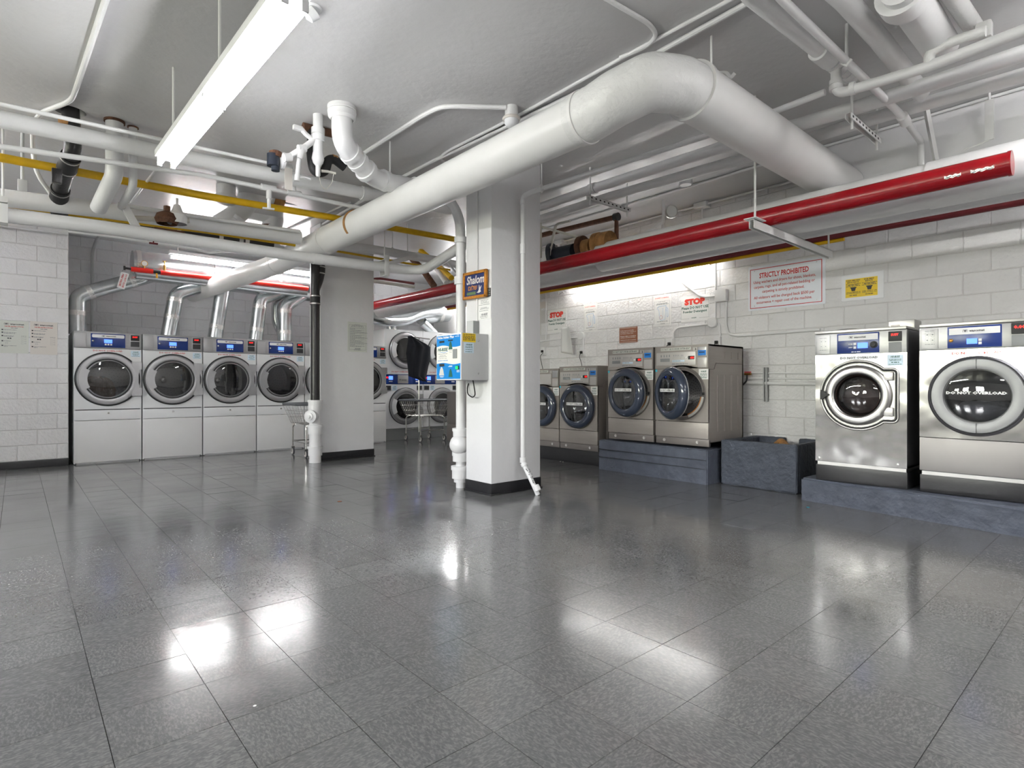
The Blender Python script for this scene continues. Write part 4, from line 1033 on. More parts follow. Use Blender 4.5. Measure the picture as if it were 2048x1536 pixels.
# big white PVC from the ceiling
a = on_z(684, 214, CEIL)
s_ = thing('drain_stack', 'large glossy white drain elbow coming out of the ceiling centre', 'drain', (a.x, a.y, 0))
q = lambda px, py, Y: on_y(px, py, Y) - Vector((a.x, a.y, 0))
P_ = [Vector((0, 0, CEIL)), Vector((0, 0, z_at(a, 288))), q(740, 350, 4.72), q(762, 362, 4.80), q(842, 379, 4.87), Vector((3.36 - a.x, .36, 3.10))]
MB().tube(P_, .085, 24, .12).build('white_pipe', 'pipe_white', s_)
MB().lathe((0, 0, CEIL), (0, 0, -1), [(.118, 0), (.118, .03), (.110, .035), (.118, .045), (.112, .09), (.09, .11)], 28).build('flange', 'pipe_white', s_)
c1 = P_[1] + (P_[2] - P_[1]) * .22; ax = (P_[2] - P_[1]).normalized()
for f_, r_ in ((.30, .098), (.55, .095), (.86, .102)):
    c = P_[1].lerp(P_[2], f_); sleeve(s_, c - ax * .022, c + ax * .022, r_, name='hub')
for px, py in ((768, 361), (830, 375)):
    c = q(px, py, 4.80 if px < 800 else 4.87); sleeve(s_, c - Vector((.03, .01, 0)), c + Vector((.03, .01, 0)), .097, name='hub')

# valve cluster under the slab
a = on_z(636, 230, CEIL)
vc = thing('valve_assembly', 'white valve assembly with black hoses hanging from the ceiling centre', 'valve', (a.x, a.y, 0))
Q = lambda px, py, Y=None: on_y(px, py, a.y if Y is None else Y) - Vector((a.x, a.y, 0))
zq = lambda py: z_at(a, py)
MB().tube([(0, 0, CEIL), (0, 0, zq(322))], .042, 18).build('riser', 'pipe_white', vc)
m = MB(); m.lathe((0, 0, 0), (0, 0, -1), [(.042, -zq(256)), (.056, -zq(257)), (.056, -zq(268)), (.050, -zq(269)), (.058, -zq(271)), (.058, -zq(282)), (.044, -zq(283))], 22); m.lathe((0, 0, 0), (0, 0, -1), [(.044, -zq(306)), (.052, -zq(318)), (.042, -zq(326)), (.020, -zq(332)), (.020, -zq(351)), (.012, -zq(354)), (0, -zq(354))], 20); m.build('reducer', 'pipe_white', vc)
MB().tube([Q(643, 342), Q(655, 343), Q(671, 347)], .012, 8).build('lever', 'pipe_cream', vc)
MB().tube([Q(639, 353), Q(642, 372), Q(652, 380), Q(664, 366), Q(667, 349)], .0025, 6, .03).build('pull_string', 'pipe_cream', vc)
MB().tube([Q(630, 279), Q(607, 296), Q(578, 314, a.y + .15)], .026, 14).build('branch', 'pipe_white', vc)
MB().tube([Q(626, 280), Q(611, 268), Q(603, 258)], .020, 12).build('branch', 'pipe_white', vc); MB().box(*(lambda c: (c.x - .05, c.x + .03, c.y - .02, c.y + .02, c.z - .02, c.z + .02))(Q(598, 257)), .008).build('hose_bib', 'pipe_white', vc)
for px, py, r in ((604, 297, .032), (575, 315, .034)):
    c = Q(px, py); MB().tube([c - Vector((.03, 0, .01)), c + Vector((.03, 0, .01))], r, 16).build('tee', 'pipe_white', vc)
MB().tube([Q(603, 297), Q(599, 318)], .034, 16, r2=.022).build('strainer', 'pipe_white', vc)
MB().tube([Q(598, 318), Q(595, 350)], .018, 14).build('drop', 'pipe_white', vc); MB().tube([Q(595, 350), Q(594, 362)], .022, 14).build('ball_valve', 'pipe_white', vc)
MB().tube([Q(597, 355), Q(612, 355), Q(621, 359)], .010, 8, .02).build('lever', 'pipe_white', vc)
MB().tube([Q(573, 316, a.y + .15), Q(570, 328, a.y + .3), Q(580, 330, 5.6), Q(586, 360, 5.8), Q(588, 386, 5.8)], .024, 14, .06).build('feed', 'pipe_white', vc)
MB().lathe(Q(568, 322, a.y + .15), (-1, 0, 0), [(.07, 0), (.07, .02), (.03, .04), (0, .04)], 20).build('valve_body', 'pipe_white', vc)
c = Q(551, 322, a.y + .15); m = MB(); m.tube([c + Vector((0, 0, .085)), c - Vector((0, 0, .085))], .034, 12); m.tube([c + Vector((-.02, 0, .05)), c + Vector((-.02, 0, -.05))], .05, 12); m.build('valve_cover', 'navy_paint', vc, label='rusty dark blue cover')
sleeve(vc, c + Vector((0, 0, .03)), c + Vector((0, 0, .075)), .052, 'rust', 'rust_cap')
MB().box(*(lambda c: (c.x - .035, c.x + .035, c.y - .004, c.y + .004, c.z - .10, c.z + .10))(Q(577, 358, 5.3))).build('paper_tag', 'paper_cream', vc, 0)
MB().tube([Q(624, 262, a.y + .2), Q(622, 312, a.y + .1), Q(628, 345, a.y + .08), Q(650, 345, a.y + .08), Q(656, 320, a.y + .08), Q(668, 318, a.y + .08), Q(690, 335, a.y + .08)], .040, 16, .10).build('hose', 'rubber_black', vc, label='black rubber hose')
MB().tube([Q(606, 253, a.y + .2), Q(626, 258, a.y + .2), Q(668, 268, a.y + .2)], .036, 16).build('old_pipe', 'rust', vc, label='rusty painted pipe end')
for (A_, B2) in ((Q(622, 296, a.y + .13), Q(622, 307, a.y + .12)), (Q(664, 317, a.y + .08), Q(673, 320, a.y + .08))): sleeve(vc, A_, B2, .038, 'tan_rust', 'hose_clamp')

# elbows behind the yellow pipe
a = on_z(452, 372, CEIL)
s_ = thing('drain_stack', 'cluster of fat white drain elbows under the slab behind the yellow pipe', 'drain', (a.x, a.y, 0))
Q = lambda px, py, Y: on_y(px, py, Y) - Vector((a.x, a.y, 0))
yy = a.y
MB().tube([(0, 0, CEIL), Q(452, 400, yy)], .105, 22).build('hanging_end', 'pipe_white', s_); MB().lathe(Q(452, 398, yy), (0, 0, -1), [(.115, -.04), (.125, 0), (.10, .05), (.04, .07), (0, .07)], 24).build('cap', 'pipe_white', s_)
MB().tube([Q(500, 362, 7.4), Q(497, 405, 7.4), Q(470, 432, 7.4), Q(440, 450, 7.4)], .12, 22, .25).build('elbow', 'pipe_white', s_)
MB().tube([Q(505, 392, 7.4), Q(548, 392, 7.4)], .11, 22).build('branch', 'pipe_white', s_)
MB().tube([Q(546, 392, 7.4), Q(566, 397, 7.4)], .118, 22).build('rusty_hub', 'tan_rust', s_); MB().tube([Q(562, 393, 7.4), Q(606, 400, 7.4)], .085, 20).build('black_end', 'cast_black', s_)
MB().tube([Q(480, 415, 8.2), Q(552, 432, 8.2), Q(540, 462, 8.2), Q(540, 500, 8.2)], .13, 22, .2).build('rear_branch', 'pipe_white', s_)
sleeve(s_, Q(540, 452, 8.2), Q(540, 458, 8.2), .12, 'rust', 'joint'); MB().tube([Q(475, 440, 7.4), Q(470, 446, 7.4)], .138, 22).build('hub', 'pipe_white', s_)
MB().lathe(Q(540, 500, 7.9), (0, 0, 1), [(.19, 0), (.19, .05), (.15, .06), (0, .06)], 26).build('flange', 'pipe_white', s_)
a = on_y(343, 440, 6.6)
vl = thing('valve', 'rusty valve with a white bonnet standing on the widest pipe', 'valve', tuple(a + Vector((0, 0, .02))))
MB().lathe((-.04, 0, -.02), (0, 0, 1), [(.09, -.05), (.11, 0), (.09, .05), (.03, .08), (.03, .13), (0, .14)], 18).build('rusty_body', 'rust', vl); MB().lathe((.05, 0, -.02), (0, 0, 1), [(.09, -.03), (.09, .06), (.05, .10), (.03, .16), (.012, .17), (.012, .23), (0, .23)], 18).build('bonnet', 'pipe_white', vl)
MB().box(-.16, .12, -.04, .04, -.17, -.12, .02).build('rust_crust', 'rust', vl)

# ================================================================ PIPES ALONG THE RIGHT WALL
def run(name, label, X, z, y0, y1, r, material, cat='pipe', **k): return pipe(name, label, [(X, y0, z), (X, y1, z)], r, material, cat, **k)
red = run('pipe', 'thick glossy red pipe running the length of the right side', 4.80, 2.51, .635, 10.9, .076, 'pipe_red', seg=28)
sleeve(red, (4.80, 5.75, 2.51), (4.80, 6.05, 2.51), .086, 'pipe_red', 'coupling', 28)
sleeve(red, (4.80, .62, 2.51), (4.80, .64, 2.51), .080, 'pipe_red', 'end_cap', 28)
m = MB()
for y0, y1 in ((.70, .82), (.87, .96)):
    vs = []; fs = []
    for k in range(7):
        for j in range(3):
            yv = y0 + (y1 - y0) * k / 6; an = math.radians(188 + j * 7 + (3 if k % 2 else -2)); vs.append((4.80 + .0775 * math.cos(an), yv, 2.51 + .0775 * math.sin(-an + 2 * PI) * -1))
    for k in range(6):
        for j in range(2): fs.append((3 * k + j, 3 * k + j + 1, 3 * k + j + 4, 3 * k + j + 3))
    m.add(vs, fs)
m.build('scraped_patch', 'foil_tape', red, 0)
i1 = run('pipe', 'fat white insulated pipe just behind the glossy red pipe', 5.22, 2.60, -.6, 4.35, .165, 'pipe_white', seg=30)
sleeve(i1, (5.22, .2, 2.60), (5.22, 1.15, 2.60), .176, 'pipe_white', 'insulation_wrap', 30)
run('pipe', 'white insulated pipe behind the fat one nearer the right wall', 5.62, 2.572, -.6, 9.6, .100, 'pipe_white', seg=24)
run('pipe', 'slim white pipe closest below the dark red pipe on the right', 5.90, 2.603, -.6, 9.6, .060, 'pipe_white')
run('pipe', 'white insulated pipe in the back bay under the thick red pipe', 5.22, 2.49, 5.6, 10.9, .12, 'wrap_white', seg=24)
run('sprinkler_pipe', 'dark red pipe high on the right wall above the wall lamp', 6.34, 2.628, -.6, 9.2, .036, 'pipe_darkred')
run('gas_pipe', 'thin yellow pipe under the dark red one on the right wall', 6.36, 2.580, 2.12, 9.2, .020, 'pipe_yellow')
tp = on_z(1509, 191, CEIL)
def trapeze(label, X0, X1, Y, z, rods, rod_top=CEIL, h=.042):
    t = thing('trapeze_hanger', label, 'hanger', ((X0 + X1) / 2, Y, z)); L = (X1 - X0) / 2
    m = MB(); m.box(-L, L, -.021, -.017, -h, 0); m.box(-L, L, .017, .021, -h, 0); m.box(-L, L, -.021, .021, -.004, 0); m.build('channel', 'strut_white', t, 0)
    sl = MB(); n = int(2 * L / .07)
    for k in range(n): sl.box(-L + .03 + k * .07, -L + .055 + k * .07, -.0225, -.0168, -h * .7, -h * .35)
    if n < 14: sl.build('slots', 'gasket', t, 0)['kind'] = 'stuff'
    for rx in rods: rod(t, (rx - (X0 + X1) / 2, 0), -.10 if n < 14 else -.02, CEIL - z, .009)
    return t
trapeze('long white channel hanger carrying the thick red and insulated pipes', 4.44, 6.10, tp.y, 2.418, (4.50, 6.05), h=.07)
MB().box(-.09, .09, -.05, .05, 0, .006).build('rod_plate', 'strut_white', bpy.data.objects['trapeze_hanger']).location = (-.77, 0, .002)
# upper pipes
u1a = on_y(1046, 925, 4.25)
U1 = [(4.02, 4.02, 0.0), (3.99, 4.07, .10), (u1a.x, 4.262, u1a.z)]
lo_ = on_z(1076, 990, 0)
dr_ = pipe('pipe', 'slim white drain pipe down the front column ending in a chipped slanted foot',
           [(lo_.x, lo_.y, 0), (lo_.x - .01, lo_.y + .02, .05), (u1a.x, 4.25, u1a.z), (u1a.x, 4.25, 3.0), (u1a.x + .03, 4.18, 3.03), tuple(on_x(1475, 252, 4.42)), tuple(on_x(1650, 184, 4.42))], .024, fillet=.05)
sleeve(dr_, (u1a.x, 4.25, u1a.z + .0), (u1a.x, 4.25, u1a.z + .05), .033); sleeve(dr_, (u1a.x, 4.25, 2.42), (u1a.x, 4.25, 2.52), .030); sleeve(dr_, (u1a.x, 4.25, 2.92), (u1a.x, 4.25, 2.96), .031)
dvec = (Vector((u1a.x, 4.25, u1a.z)) - Vector((lo_.x, lo_.y, .05))); sleeve(dr_, Vector((lo_.x, lo_.y, .04)), Vector((lo_.x, lo_.y, .05)) + dvec * .16, .034); sleeve(dr_, Vector((lo_.x, lo_.y, .05)) + dvec * .86, Vector((lo_.x, lo_.y, .05)) + dvec * .97, .033)
chip = MB(); R = random.Random(4)
for k in range(46):
    f_ = R.uniform(.12, .75); an = R.uniform(-2.6, -.3); c = Vector((lo_.x, lo_.y, .05)) + dvec * f_; s0 = R.uniform(.002, .006); tz = dvec.normalized(); o_ = Vector((math.cos(an), math.sin(an), 0)); o_ = (o_ - tz * o_.dot(tz)).normalized(); sd = tz.cross(o_)
    c = c + o_ * .0246; chip.add([c + sd * s0, c + tz * s0 * R.uniform(1, 3), c - sd * s0, c - tz * s0], [(0, 1, 2, 3)])
chip.build('paint_chips', 'cast_black', dr_, 0)['kind'] = 'stuff'
ph = thing('pipe_hanger', 'small clevis hanger at the top of the front column pipe', 'hanger', (3.905, 4.02, 3.02)); rod(ph, (0, 0), .05, CEIL - 3.02, .007); MB().tube([(0, 0, .055), (.03, 0, .02), (0, 0, -.03), (-.03, 0, .02), (0, 0, .055)], .008, 8, .01).build('clevis', 'strut_white', ph)
up1 = on_z(1510, 191, CEIL)
X2 = 4.75
u2 = pipe('pipe', 'upper of two parallel white pipes on short channel hangers, right of front column', [tuple(on_x(1040, 432, X2)), tuple(on_x(1080, 415, X2)), tuple(on_x(1185, 378, X2)), tuple(on_x(1461, 289, X2)), tuple(on_x(1720, 213, X2)), tuple(on_x(2048, 106, X2)), (X2, -.3, on_x(2048, 106, X2).z)], .052)
sleeve(u2, tuple(on_x(1180, 379.5, X2)), tuple(on_x(1192, 375.5, X2)), .060)
X3 = 5.12
u3 = pipe('pipe', 'lower of two parallel white pipes on short channel hangers, right of front column', [tuple(on_x(1040, 452, X3)), tuple(on_x(1080, 438, X3)), tuple(on_x(1219, 393, X3)), tuple(on_x(1508, 311, X3)), tuple(on_x(1720, 245, X3)), tuple(on_x(2048, 150, X3)), (X3, -.3, on_x(2048, 150, X3).z)], .050)
a = on_x(1176, 394, 4.55)
trapeze('short white channel hanger with hanging rod tails, right of front column', 4.60, 5.32, on_x(1178, 395, 4.62).y, on_x(1178, 395, 4.62).z + .02, (4.64, 5.28))
a = on_x(1700, 232, 4.62)
trapeze('short white channel hanger with hanging rod tails, nearest the upper right', 4.58, 5.26, a.y, a.z + .012, (4.66, 5.22))
run('conduit', 'thin conduit on the ceiling beyond the two parallel white pipes', 5.925, CEIL - .016, -.5, 7.2, .013, 'pipe_white', 'conduit')
run('conduit', 'thin conduit with junction boxes along the top of the right wall', 6.62, CEIL - .03, 2.22, 7.2, .013, 'pipe_white', 'conduit')
for q, px in enumerate((1404, 1121)):
    y = on_x(px, 415 if q == 0 else 483, 6.62).y
    jb = tag(MB().box(6.56, 6.68, y - .09, y + .09, CEIL - .07, CEIL - .002, .01).build('junction_box', 'pipe_white'), ('near' if q == 0 else 'far') + ' white junction box on the conduit at the top of the right wall', 'box')
    MB().tube([(6.62, y, CEIL - .07), (6.62, y, CEIL - .25)], .014, 10).build('stem', 'pipe_white', jb)
sd = on_z(1371, 357, CEIL); tag(MB().lathe((sd.x, sd.y, CEIL), (0, 0, -1), [(.075, 0), (.075, .06), (.065, .075), (0, .075)], 28).build('smoke_detector', 'enamel_white'), 'round white smoke detector on the ceiling left of the long conduit', 'detector')
# old pipework behind the red pipe
op = pipe('pipe', 'old brown rusty pipe turning down near the front column', [tuple(on_x(1060, 476, 5.85)), tuple(on_x(1085, 470, 5.85)), tuple(on_x(1233, 434, 5.85)), tuple(on_x(1233, 434, 5.85) - Vector((0, 0, .55)))], .036, 'rust')
sleeve(op, tuple(on_x(1229, 435, 5.85)), tuple(on_x(1237, 433, 5.85)), .052, 'cast_black', 'elbow_end')
fl = thing('flanged_pipe', 'dark blue flanged elbow and tan flanges above the red pipe', 'pipe', tuple(on_x(1100, 503, 5.22)))
o_ = on_x(1100, 503, 5.22)
Q = lambda px, py: on_x(px, py, 5.22) - o_
z0_ = -.05
MB().tube([Q(1108, 512), Q(1150, 503)], .10, 22).build('blue_pipe', 'navy_paint', fl); MB().lathe(Q(1106, 512), (.35, -1, .1), [(0, -.03), (.165, -.03), (.165, .02), (0, .02)], 24).build('blue_flange', 'navy_paint', fl)
for k in range(6): an = k * PI / 3 + .3; MB().lathe(Q(1106, 512) + Vector((.125 * math.cos(an) - .01, -.03, .125 * math.sin(an))), (0, -1, 0), [(.016, 0), (.016, .02), (0, .02)], 6).build('bolt', 'clamp_steel', fl)
MB().lathe(Q(1165, 495), (.1, -1, 0), [(0, -.03), (.14, -.03), (.14, .03), (0, .03)], 24).build('brown_flange', 'rust', fl)
MB().tube([Q(1165, 497), Q(1185, 493)], .10, 20).build('gasket_neck', 'tan_rust', fl); MB().lathe(Q(1197, 489), (.1, -1, 0), [(0, -.04), (.14, -.04), (.14, .03), (0, .03)], 24).build('tan_flange', 'tan_rust', fl); MB().tube([Q(1200, 488), Q(1222, 484)], .13, 20).build('stub', 'tan_rust', fl)
pipe('pipe', 'thin cream pipe slanting down left of the old brown pipe', [tuple(on_x(1075, 452, 5.3)), tuple(on_x(1190, 483, 5.5))], .016, 'pipe_cream'); 
pipe('pipe', 'thin cream vertical pipe bending over behind the red pipe', [tuple(on_x(1140, 442, 5.3)), tuple(on_x(1112, 448, 5.3)), tuple(on_x(1098, 512, 5.1))], .018, 'pipe_cream', fillet=.08)
pipe('pipe', 'short cream vertical stub right beside the front column', [tuple(on_x(1081, 446, 5.1)), tuple(on_x(1081, 515, 5.1))], .018, 'pipe_cream')
gq = on_x(1343, 423, 5.80)
gg = thing('pressure_gauge', 'round pressure gauge on white pipe stems above the red pipe', 'gauge', tuple(gq))
MB().lathe((0, 0, 0), (-.5, -.85, -.1), [(.0, -.03), (.075, -.03), (.08, 0), (.075, .012), (.066, .010)], 24).build('case', 'clamp_steel', gg); MB().lathe((0, 0, 0), (-.5, -.85, -.1), [(.066, .006), (0, .006)], 24).build('dial', 'paper', gg)
MB().tube([(-.02, .10, .16), (-.02, .10, -.12), (0, .45, -.2), (0, 1.6, -.24)], .016, 10, .04).build('stem', 'pipe_white', gg); MB().box(-.03, .03, .12, .19, -.32, -.12, .01).build('valve', 'pipe_white', gg)

# ---- upper right corner pipes
def zp(px, py, z): return tuple(on_z(px, py, z))
e1 = on_z(1665, 128, 3.32)
v1 = pipe('pipe', 'white pipe on the ceiling ending in ribbed couplings at upper right', [zp(1440, -90, 3.33), zp(1500, -10, 3.33), zp(1652, 112, 3.32), zp(1700, 150, 3.31)], .050)
sleeve(v1, zp(1636, 100, 3.32), zp(1660, 119, 3.32), .066); 
for k in range(5):
    f_ = k / 4; sleeve(v1, zp(1664 + 34 * f_, 122 + 27 * f_, 3.315), zp(1668 + 34 * f_, 125.5 + 27 * f_, 3.315), .060, name='rib')
W0 = on_z(1672, 140, 3.27); wz = z_at(W0, 189)
W1_ = on_x(1849, 136, W0.x); W2_ = on_x(2048, 60, W0.x)
pw = pipe('pipe', 'bright white pipe with an elbow crossing the upper right corner', [(W0.x, W0.y, 3.27), (W0.x, W0.y, wz), tuple(W1_), tuple(W2_), (W0.x, -.6, W2_.z)], .033, fillet=.07)
sleeve(pw, (W0.x, W0.y, 3.13), (W0.x, W0.y, 3.16), .043); sleeve(pw, (W0.x, W0.y - .09, wz), (W0.x, W0.y - .12, wz), .043); sleeve(pw, (W0.x, W0.y, wz + .07), (W0.x, W0.y, wz + .10), .041)
T1 = on_x(1858, 133, W0.x); TR = on_x(1862, 104, W0.x)
pipe('pipe', 'short white branch looping up from the bright pipe at upper right', [tuple(T1), (T1.x, T1.y, TR.z), tuple(on_x(1900, 84, W0.x)), tuple(on_x(1972, 62, W0.x))], .030, fillet=.10, material='wrap_white')
v2e = on_z(1808, 236, 3.12)
v2 = pipe('pipe', 'slim white pipe slanting across the upper right and dropping at the wall', [zp(1500, -80, 3.26), zp(1565, 0, 3.24), zp(1729, 158, 3.18), tuple(v2e), tuple(on_x(1842, 284, 5.8)), tuple(on_x(1842, 284, 5.8) - Vector((0, 0, .44)))], .025, fillet=.05)
c = v2e; sleeve(v2, tuple(c - Vector((.05, 0, 0))), tuple(c + Vector((.05, 0, -.02))), .038)
v3 = pipe('pipe', 'thick white pipe with a blunt end over the bright pipe at upper right', [zp(1590, -90, 3.30), zp(1690, 0, 3.28), zp(1760, 80, 3.27), zp(1842, 186, 3.24)], .058)
v4 = pipe('drain_stack', 'widest white drain section with flared collar at the top right', [zp(1800, -30, 3.24), zp(1830, 15, 3.24), zp(1882, 95, 3.26)], .098, cat='drain', seg=28)
c = on_z(1800, -18, 3.24); c2 = on_z(1812, 0, 3.24); sleeve(v4, tuple(c), tuple(c2), .125, 'pipe_white', 'collar', 28); sleeve(v4, tuple(on_z(1812, 0, 3.24)), tuple(on_z(1816, 5, 3.24)), .115, 'pipe_white', 'collar', 28)
v5 = pipe('pipe', 'grey white pipe at the far upper right joining a rough bracket', [zp(1880, -60, 3.28), zp(1905, -8, 3.28), zp(1955, 66, 3.28)], .048, 'wrap_white')
rr_ = on_z(1693, 48, CEIL); rh = thing('pipe_hanger', 'short white ceiling rod over the ribbed couplings at upper right', 'hanger', (rr_.x, rr_.y, z_at(rr_, 122))); rod(rh, (0, 0), 0, CEIL - z_at(rr_, 122), .010)
MB().tube([(0, -.03, 0), (0, .0, -.03), (0, .03, 0)], .01, 8).build('clip', 'strut_white', rh)
MB().box(-.03, .03, -.04, .04, -.05, .05, .015).build('rough_joint', 'wrap_white', v5).location = on_z(1968, 62, 3.2)
hg = on_x(1979, 245, 5.80); hz_ = hg
hs = thing('pipe_hanger', 'long white rod with flat strap hanging at the far upper right', 'hanger', (hg.x, hg.y, on_x(1979, 280, 5.80).z))
L_ = CEIL - on_x(1979, 280, 5.80).z; rod(hs, (0, 0), .2, L_, .010); MB().box(-.010, .010, -.028, .028, 0, .32, .004).build('strap', 'strut_white', hs); MB().tube([(0, 0, .0), (-.01, .16, -.03)], .006, 6).build('spur', 'strut_white', hs)
fb0 = on_x(1848, 195, 5.4); fb1 = on_x(1873, 325, 5.92)
m = MB().tube([fb0, fb1], .022, 4); tag(m.build('flat_bar', 'strut_white'), 'white flat brace bar hanging from the blunt thick pipe at upper right', 'bar')

# ceiling conduits
def cpath(label, pix, r=.013, z=None, **k):
    z = CEIL - r if z is None else z
    return pipe('conduit', label, [tuple(on_z(a, b, z)) for a, b in pix], r, 'pipe_white', 'conduit', fillet=.12, seg=10, **k)
cpath('inner of the paired conduits on the ceiling left of the big duct', [(1478, -10), (1240, 118), (1042, 228), (895, 302), (877, 318), (905, 332)], .014)
cpath('outer of the paired conduits on the ceiling left of the big duct', [(1520, -8), (1290, 120), (1100, 212), (858, 326), (790, 362), (640, 452)], .019)
cpath('conduit bending on the ceiling above the duct elbow', [(1175, -25), (1300, 48), (1315, 72), (1290, 95), (1240, 116)], .015)
cpath('conduit from the round ceiling box curving down to the left', [(1012, 215), (885, 212), (850, 228), (725, 308)], .020)
dl = on_z(1023, 214, CEIL); bx_ = thing('ceiling_light', 'round white ceiling box with a frosted dome near the big duct', 'lamp', (dl.x, dl.y, CEIL))
MB().lathe((0, 0, 0), (0, 0, -1), [(.055, 0), (.055, .10), (.0, .10)], 24).build('box', 'wrap_white', bx_); MB().lathe((0, 0, -.10), (0, 0, -1), [(.07, -.012), (.078, 0), (.07, .012), (.06, .012)], 28).build('rim', 'paper_cream', bx_); MB().lathe((0, 0, -.108), (0, 0, -1), [(.062, 0), (.060, .03), (.045, .055), (.02, .067), (0, .07)], 28).build('dome', 'enamel_white', bx_)
sp = on_z(617, 35, CEIL - .06); pz = thing('spotlight', 'small white spotlight bulb beside the top of the hanging lamp', 'lamp', tuple(sp))
MB().lathe((0, 0, 0), (.55, -.3, .7), [(.0, -.02), (.035, 0), (.045, .05), (.0, .05)], 20).build('bulb', 'enamel_white', pz); MB().lathe((.02, -.01, .05), (0, 0, 1), [(.055, .03), (.062, .012), (.05, .0), (0, 0)], 20).build('base', 'enamel_white', pz)
a0 = on_z(84, 224, CEIL - .02)
cl_ = [tuple(on_z(218, -20, CEIL - .02)), tuple(on_z(152, 178, CEIL - .02)), tuple(on_z(143, 202, CEIL - .02)), tuple(a0), (a0.x - .06, a0.y + .1, CEIL - .10), tuple(on_y(66, 300, 6.75)), tuple(on_y(72, 345, 6.8)), tuple(on_y(102, 388, 6.9))]
pipe('conduit', 'white conduit on the ceiling at far left bending down to the black drain', cl_, .019, 'pipe_white', 'conduit', fillet=.15, seg=10)
cpath('grey conduit leaving the end of the hanging lamp', [(320, 330), (285, 374), (262, 405)], .012, z=3.05)
cpath('conduit on the ceiling behind the hanging lamp end, going back', [(569, 462), (700, 405)], .012)

# ================================================================ OVER THE DRYERS
bd = thing('exhaust_duct', 'big galvanised exhaust duct with end cap over the white dryers', 'duct', (1.33, 10.35, on_y(268, 531, 10.35).z))
MB().tube([(0, 0, 0), (1.1, 0, .02)], .225, 36, r2=.235).build('duct_shell', 'galvanised', bd); MB().tube([(1.1, 0, .02), (3.2, 0, .0)], .26, 36, r2=.29).build('duct_shell', 'galvanised', bd)
for x, r in ((.04, .231), (1.1, .263), (2.1, .28)): MB().tube([(x, 0, .01), (x + .06, 0, .01)], r, 36).build('tape_band', 'foil_tape', bd)
pb_ = on_y(272, 547, 10.05); pipe('exhaust_duct', 'slimmer galvanised duct slung under the big one over the dryers', [tuple(pb_), tuple(on_y(395, 561, 10.05)), tuple(on_y(612, 586, 10.05))], .075, 'galvanised', 'duct', seg=24)
def riser(label, pix, Y, r, bands, group=None):
    P_ = [on_y(a, b, Y + (c if len(q_) > 2 else 0)) if len(q_) > 2 else on_y(q_[0], q_[1], Y) for q_ in pix for a, b, c in [tuple(q_) + ((0,) if len(q_) < 3 else ())]]
    o = pipe('flue_duct', label, [tuple(p) for p in P_], r, 'galvanised', 'duct', fillet=.10, seg=26)
    for (i, f_) in bands:
        c = P_[i].lerp(P_[i + 1], f_); ax = (P_[i + 1] - P_[i]).normalized(); sleeve(o, c - ax * .035, c + ax * .035, r + .003, 'foil_tape', 'tape_band', 26)
    return o
riser('leftmost galvanised flue rising from the first dryer and slanting right', [(155, 668), (155, 592), (200, 578, -.02), (285, 556, -.05), (300, 552, .2)], 10.25, .105, ((0, .55), (1, .55), (2, .75)))
riser('galvanised flue slanting up from the second dryer', [(337, 672), (352, 588), (400, 573, .1)], 10.2, .110, ((0, .45), (0, .85)))
riser('galvanised flue slanting up from the third dryer under the white duct', [(430, 676), (444, 590), (450, 565)], 10.2, .110, ((0, .25),))
riser('galvanised flue with elbow above the fourth dryer', [(511, 680), (521, 598), (560, 585, .1)], 10.2, .110, ((0, .25), (0, .8)))
riser('galvanised flue with elbow just left of the black stack', [(569, 682), (570, 612), (604, 590, .1)], 10.2, .115, ((0, .25), (0, .85)))
riser('small rear galvanised flue half hidden left of the black stack', [(572, 682), (553, 645), (552, 605), (580, 590)], 10.75, .085, ((0, .5),))
rs = thing('sprinkler_pipe', 'bright red sprinkler pipe with valves in front of the round duct', 'pipe', tuple(on_y(262, 538, 9.98)))
o_ = on_y(262, 538, 9.98); Q = lambda px, py: on_y(px, py, 9.98) - o_
MB().tube([Q(262, 538), Q(306, 543)], .036, 16).build('red_pipe', 'pipe_red_bright', rs); MB().tube([Q(321, 545), Q(430, 556), Q(616, 577)], .036, 16).build('red_pipe', 'pipe_red_bright', rs)
MB().tube([Q(306, 543), Q(321, 545)], .024, 12).build('valve_body', 'gasket', rs); MB().tube([Q(313, 545), Q(314, 556)], .014, 8).build('valve_lever', 'tag_yellow', rs)
MB().tube([Q(262, 538), Q(250, 536)], .016, 10).build('hose_valve', 'gasket', rs); MB().tube([Q(249, 532), Q(249, 540)], .014, 8).build('hand_wheel', 'gasket', rs)
MB().lathe(Q(289, 527), (0, -1, 0), [(0, -.02), (.042, -.02), (.045, .0), (.036, .003)], 22).build('gauge_case', 'brass', rs); MB().lathe(Q(289, 527), (0, -1, 0), [(.037, .002), (0, .002)], 22).build('gauge_dial', 'paper', rs)
MB().tube([Q(289, 532), Q(289, 538)], .01, 8).build('gauge_stem', 'brass', rs); m = MB(); m.tube([Q(329, 541), Q(329, 530)], .018, 10); m.tube([Q(325, 522.5), Q(333, 522.5)], .006, 8); m.tube([Q(329, 530), Q(329, 522)], .008, 8); m.build('brass_cock', 'brass', rs)
tgp = on_y(246, 561, 9.9); tg = thing('warning_tag', 'white hanging tag with red lettering left of the round duct', 'tag', tuple(tgp), 0)
m = MB(); m.T = Matrix.Rotation(math.radians(14), 4, 'Y'); m.box(-.048, .048, -.002, .002, -.12, .12, .001); m.build('card', 'paper', tg, 0)
m = MB(); m.T = Matrix.Rotation(math.radians(14), 4, 'Y') @ Matrix.Rotation(PI / 2, 4, 'Y'); m.text('DO NOT CLOSE', -.10, .10, .008, .032, -.004, .03); m.text('FIRE VALVE', -.09, .09, -.032, -.008, -.004, .03); m.build('lettering', 'red_print', tg, 0)
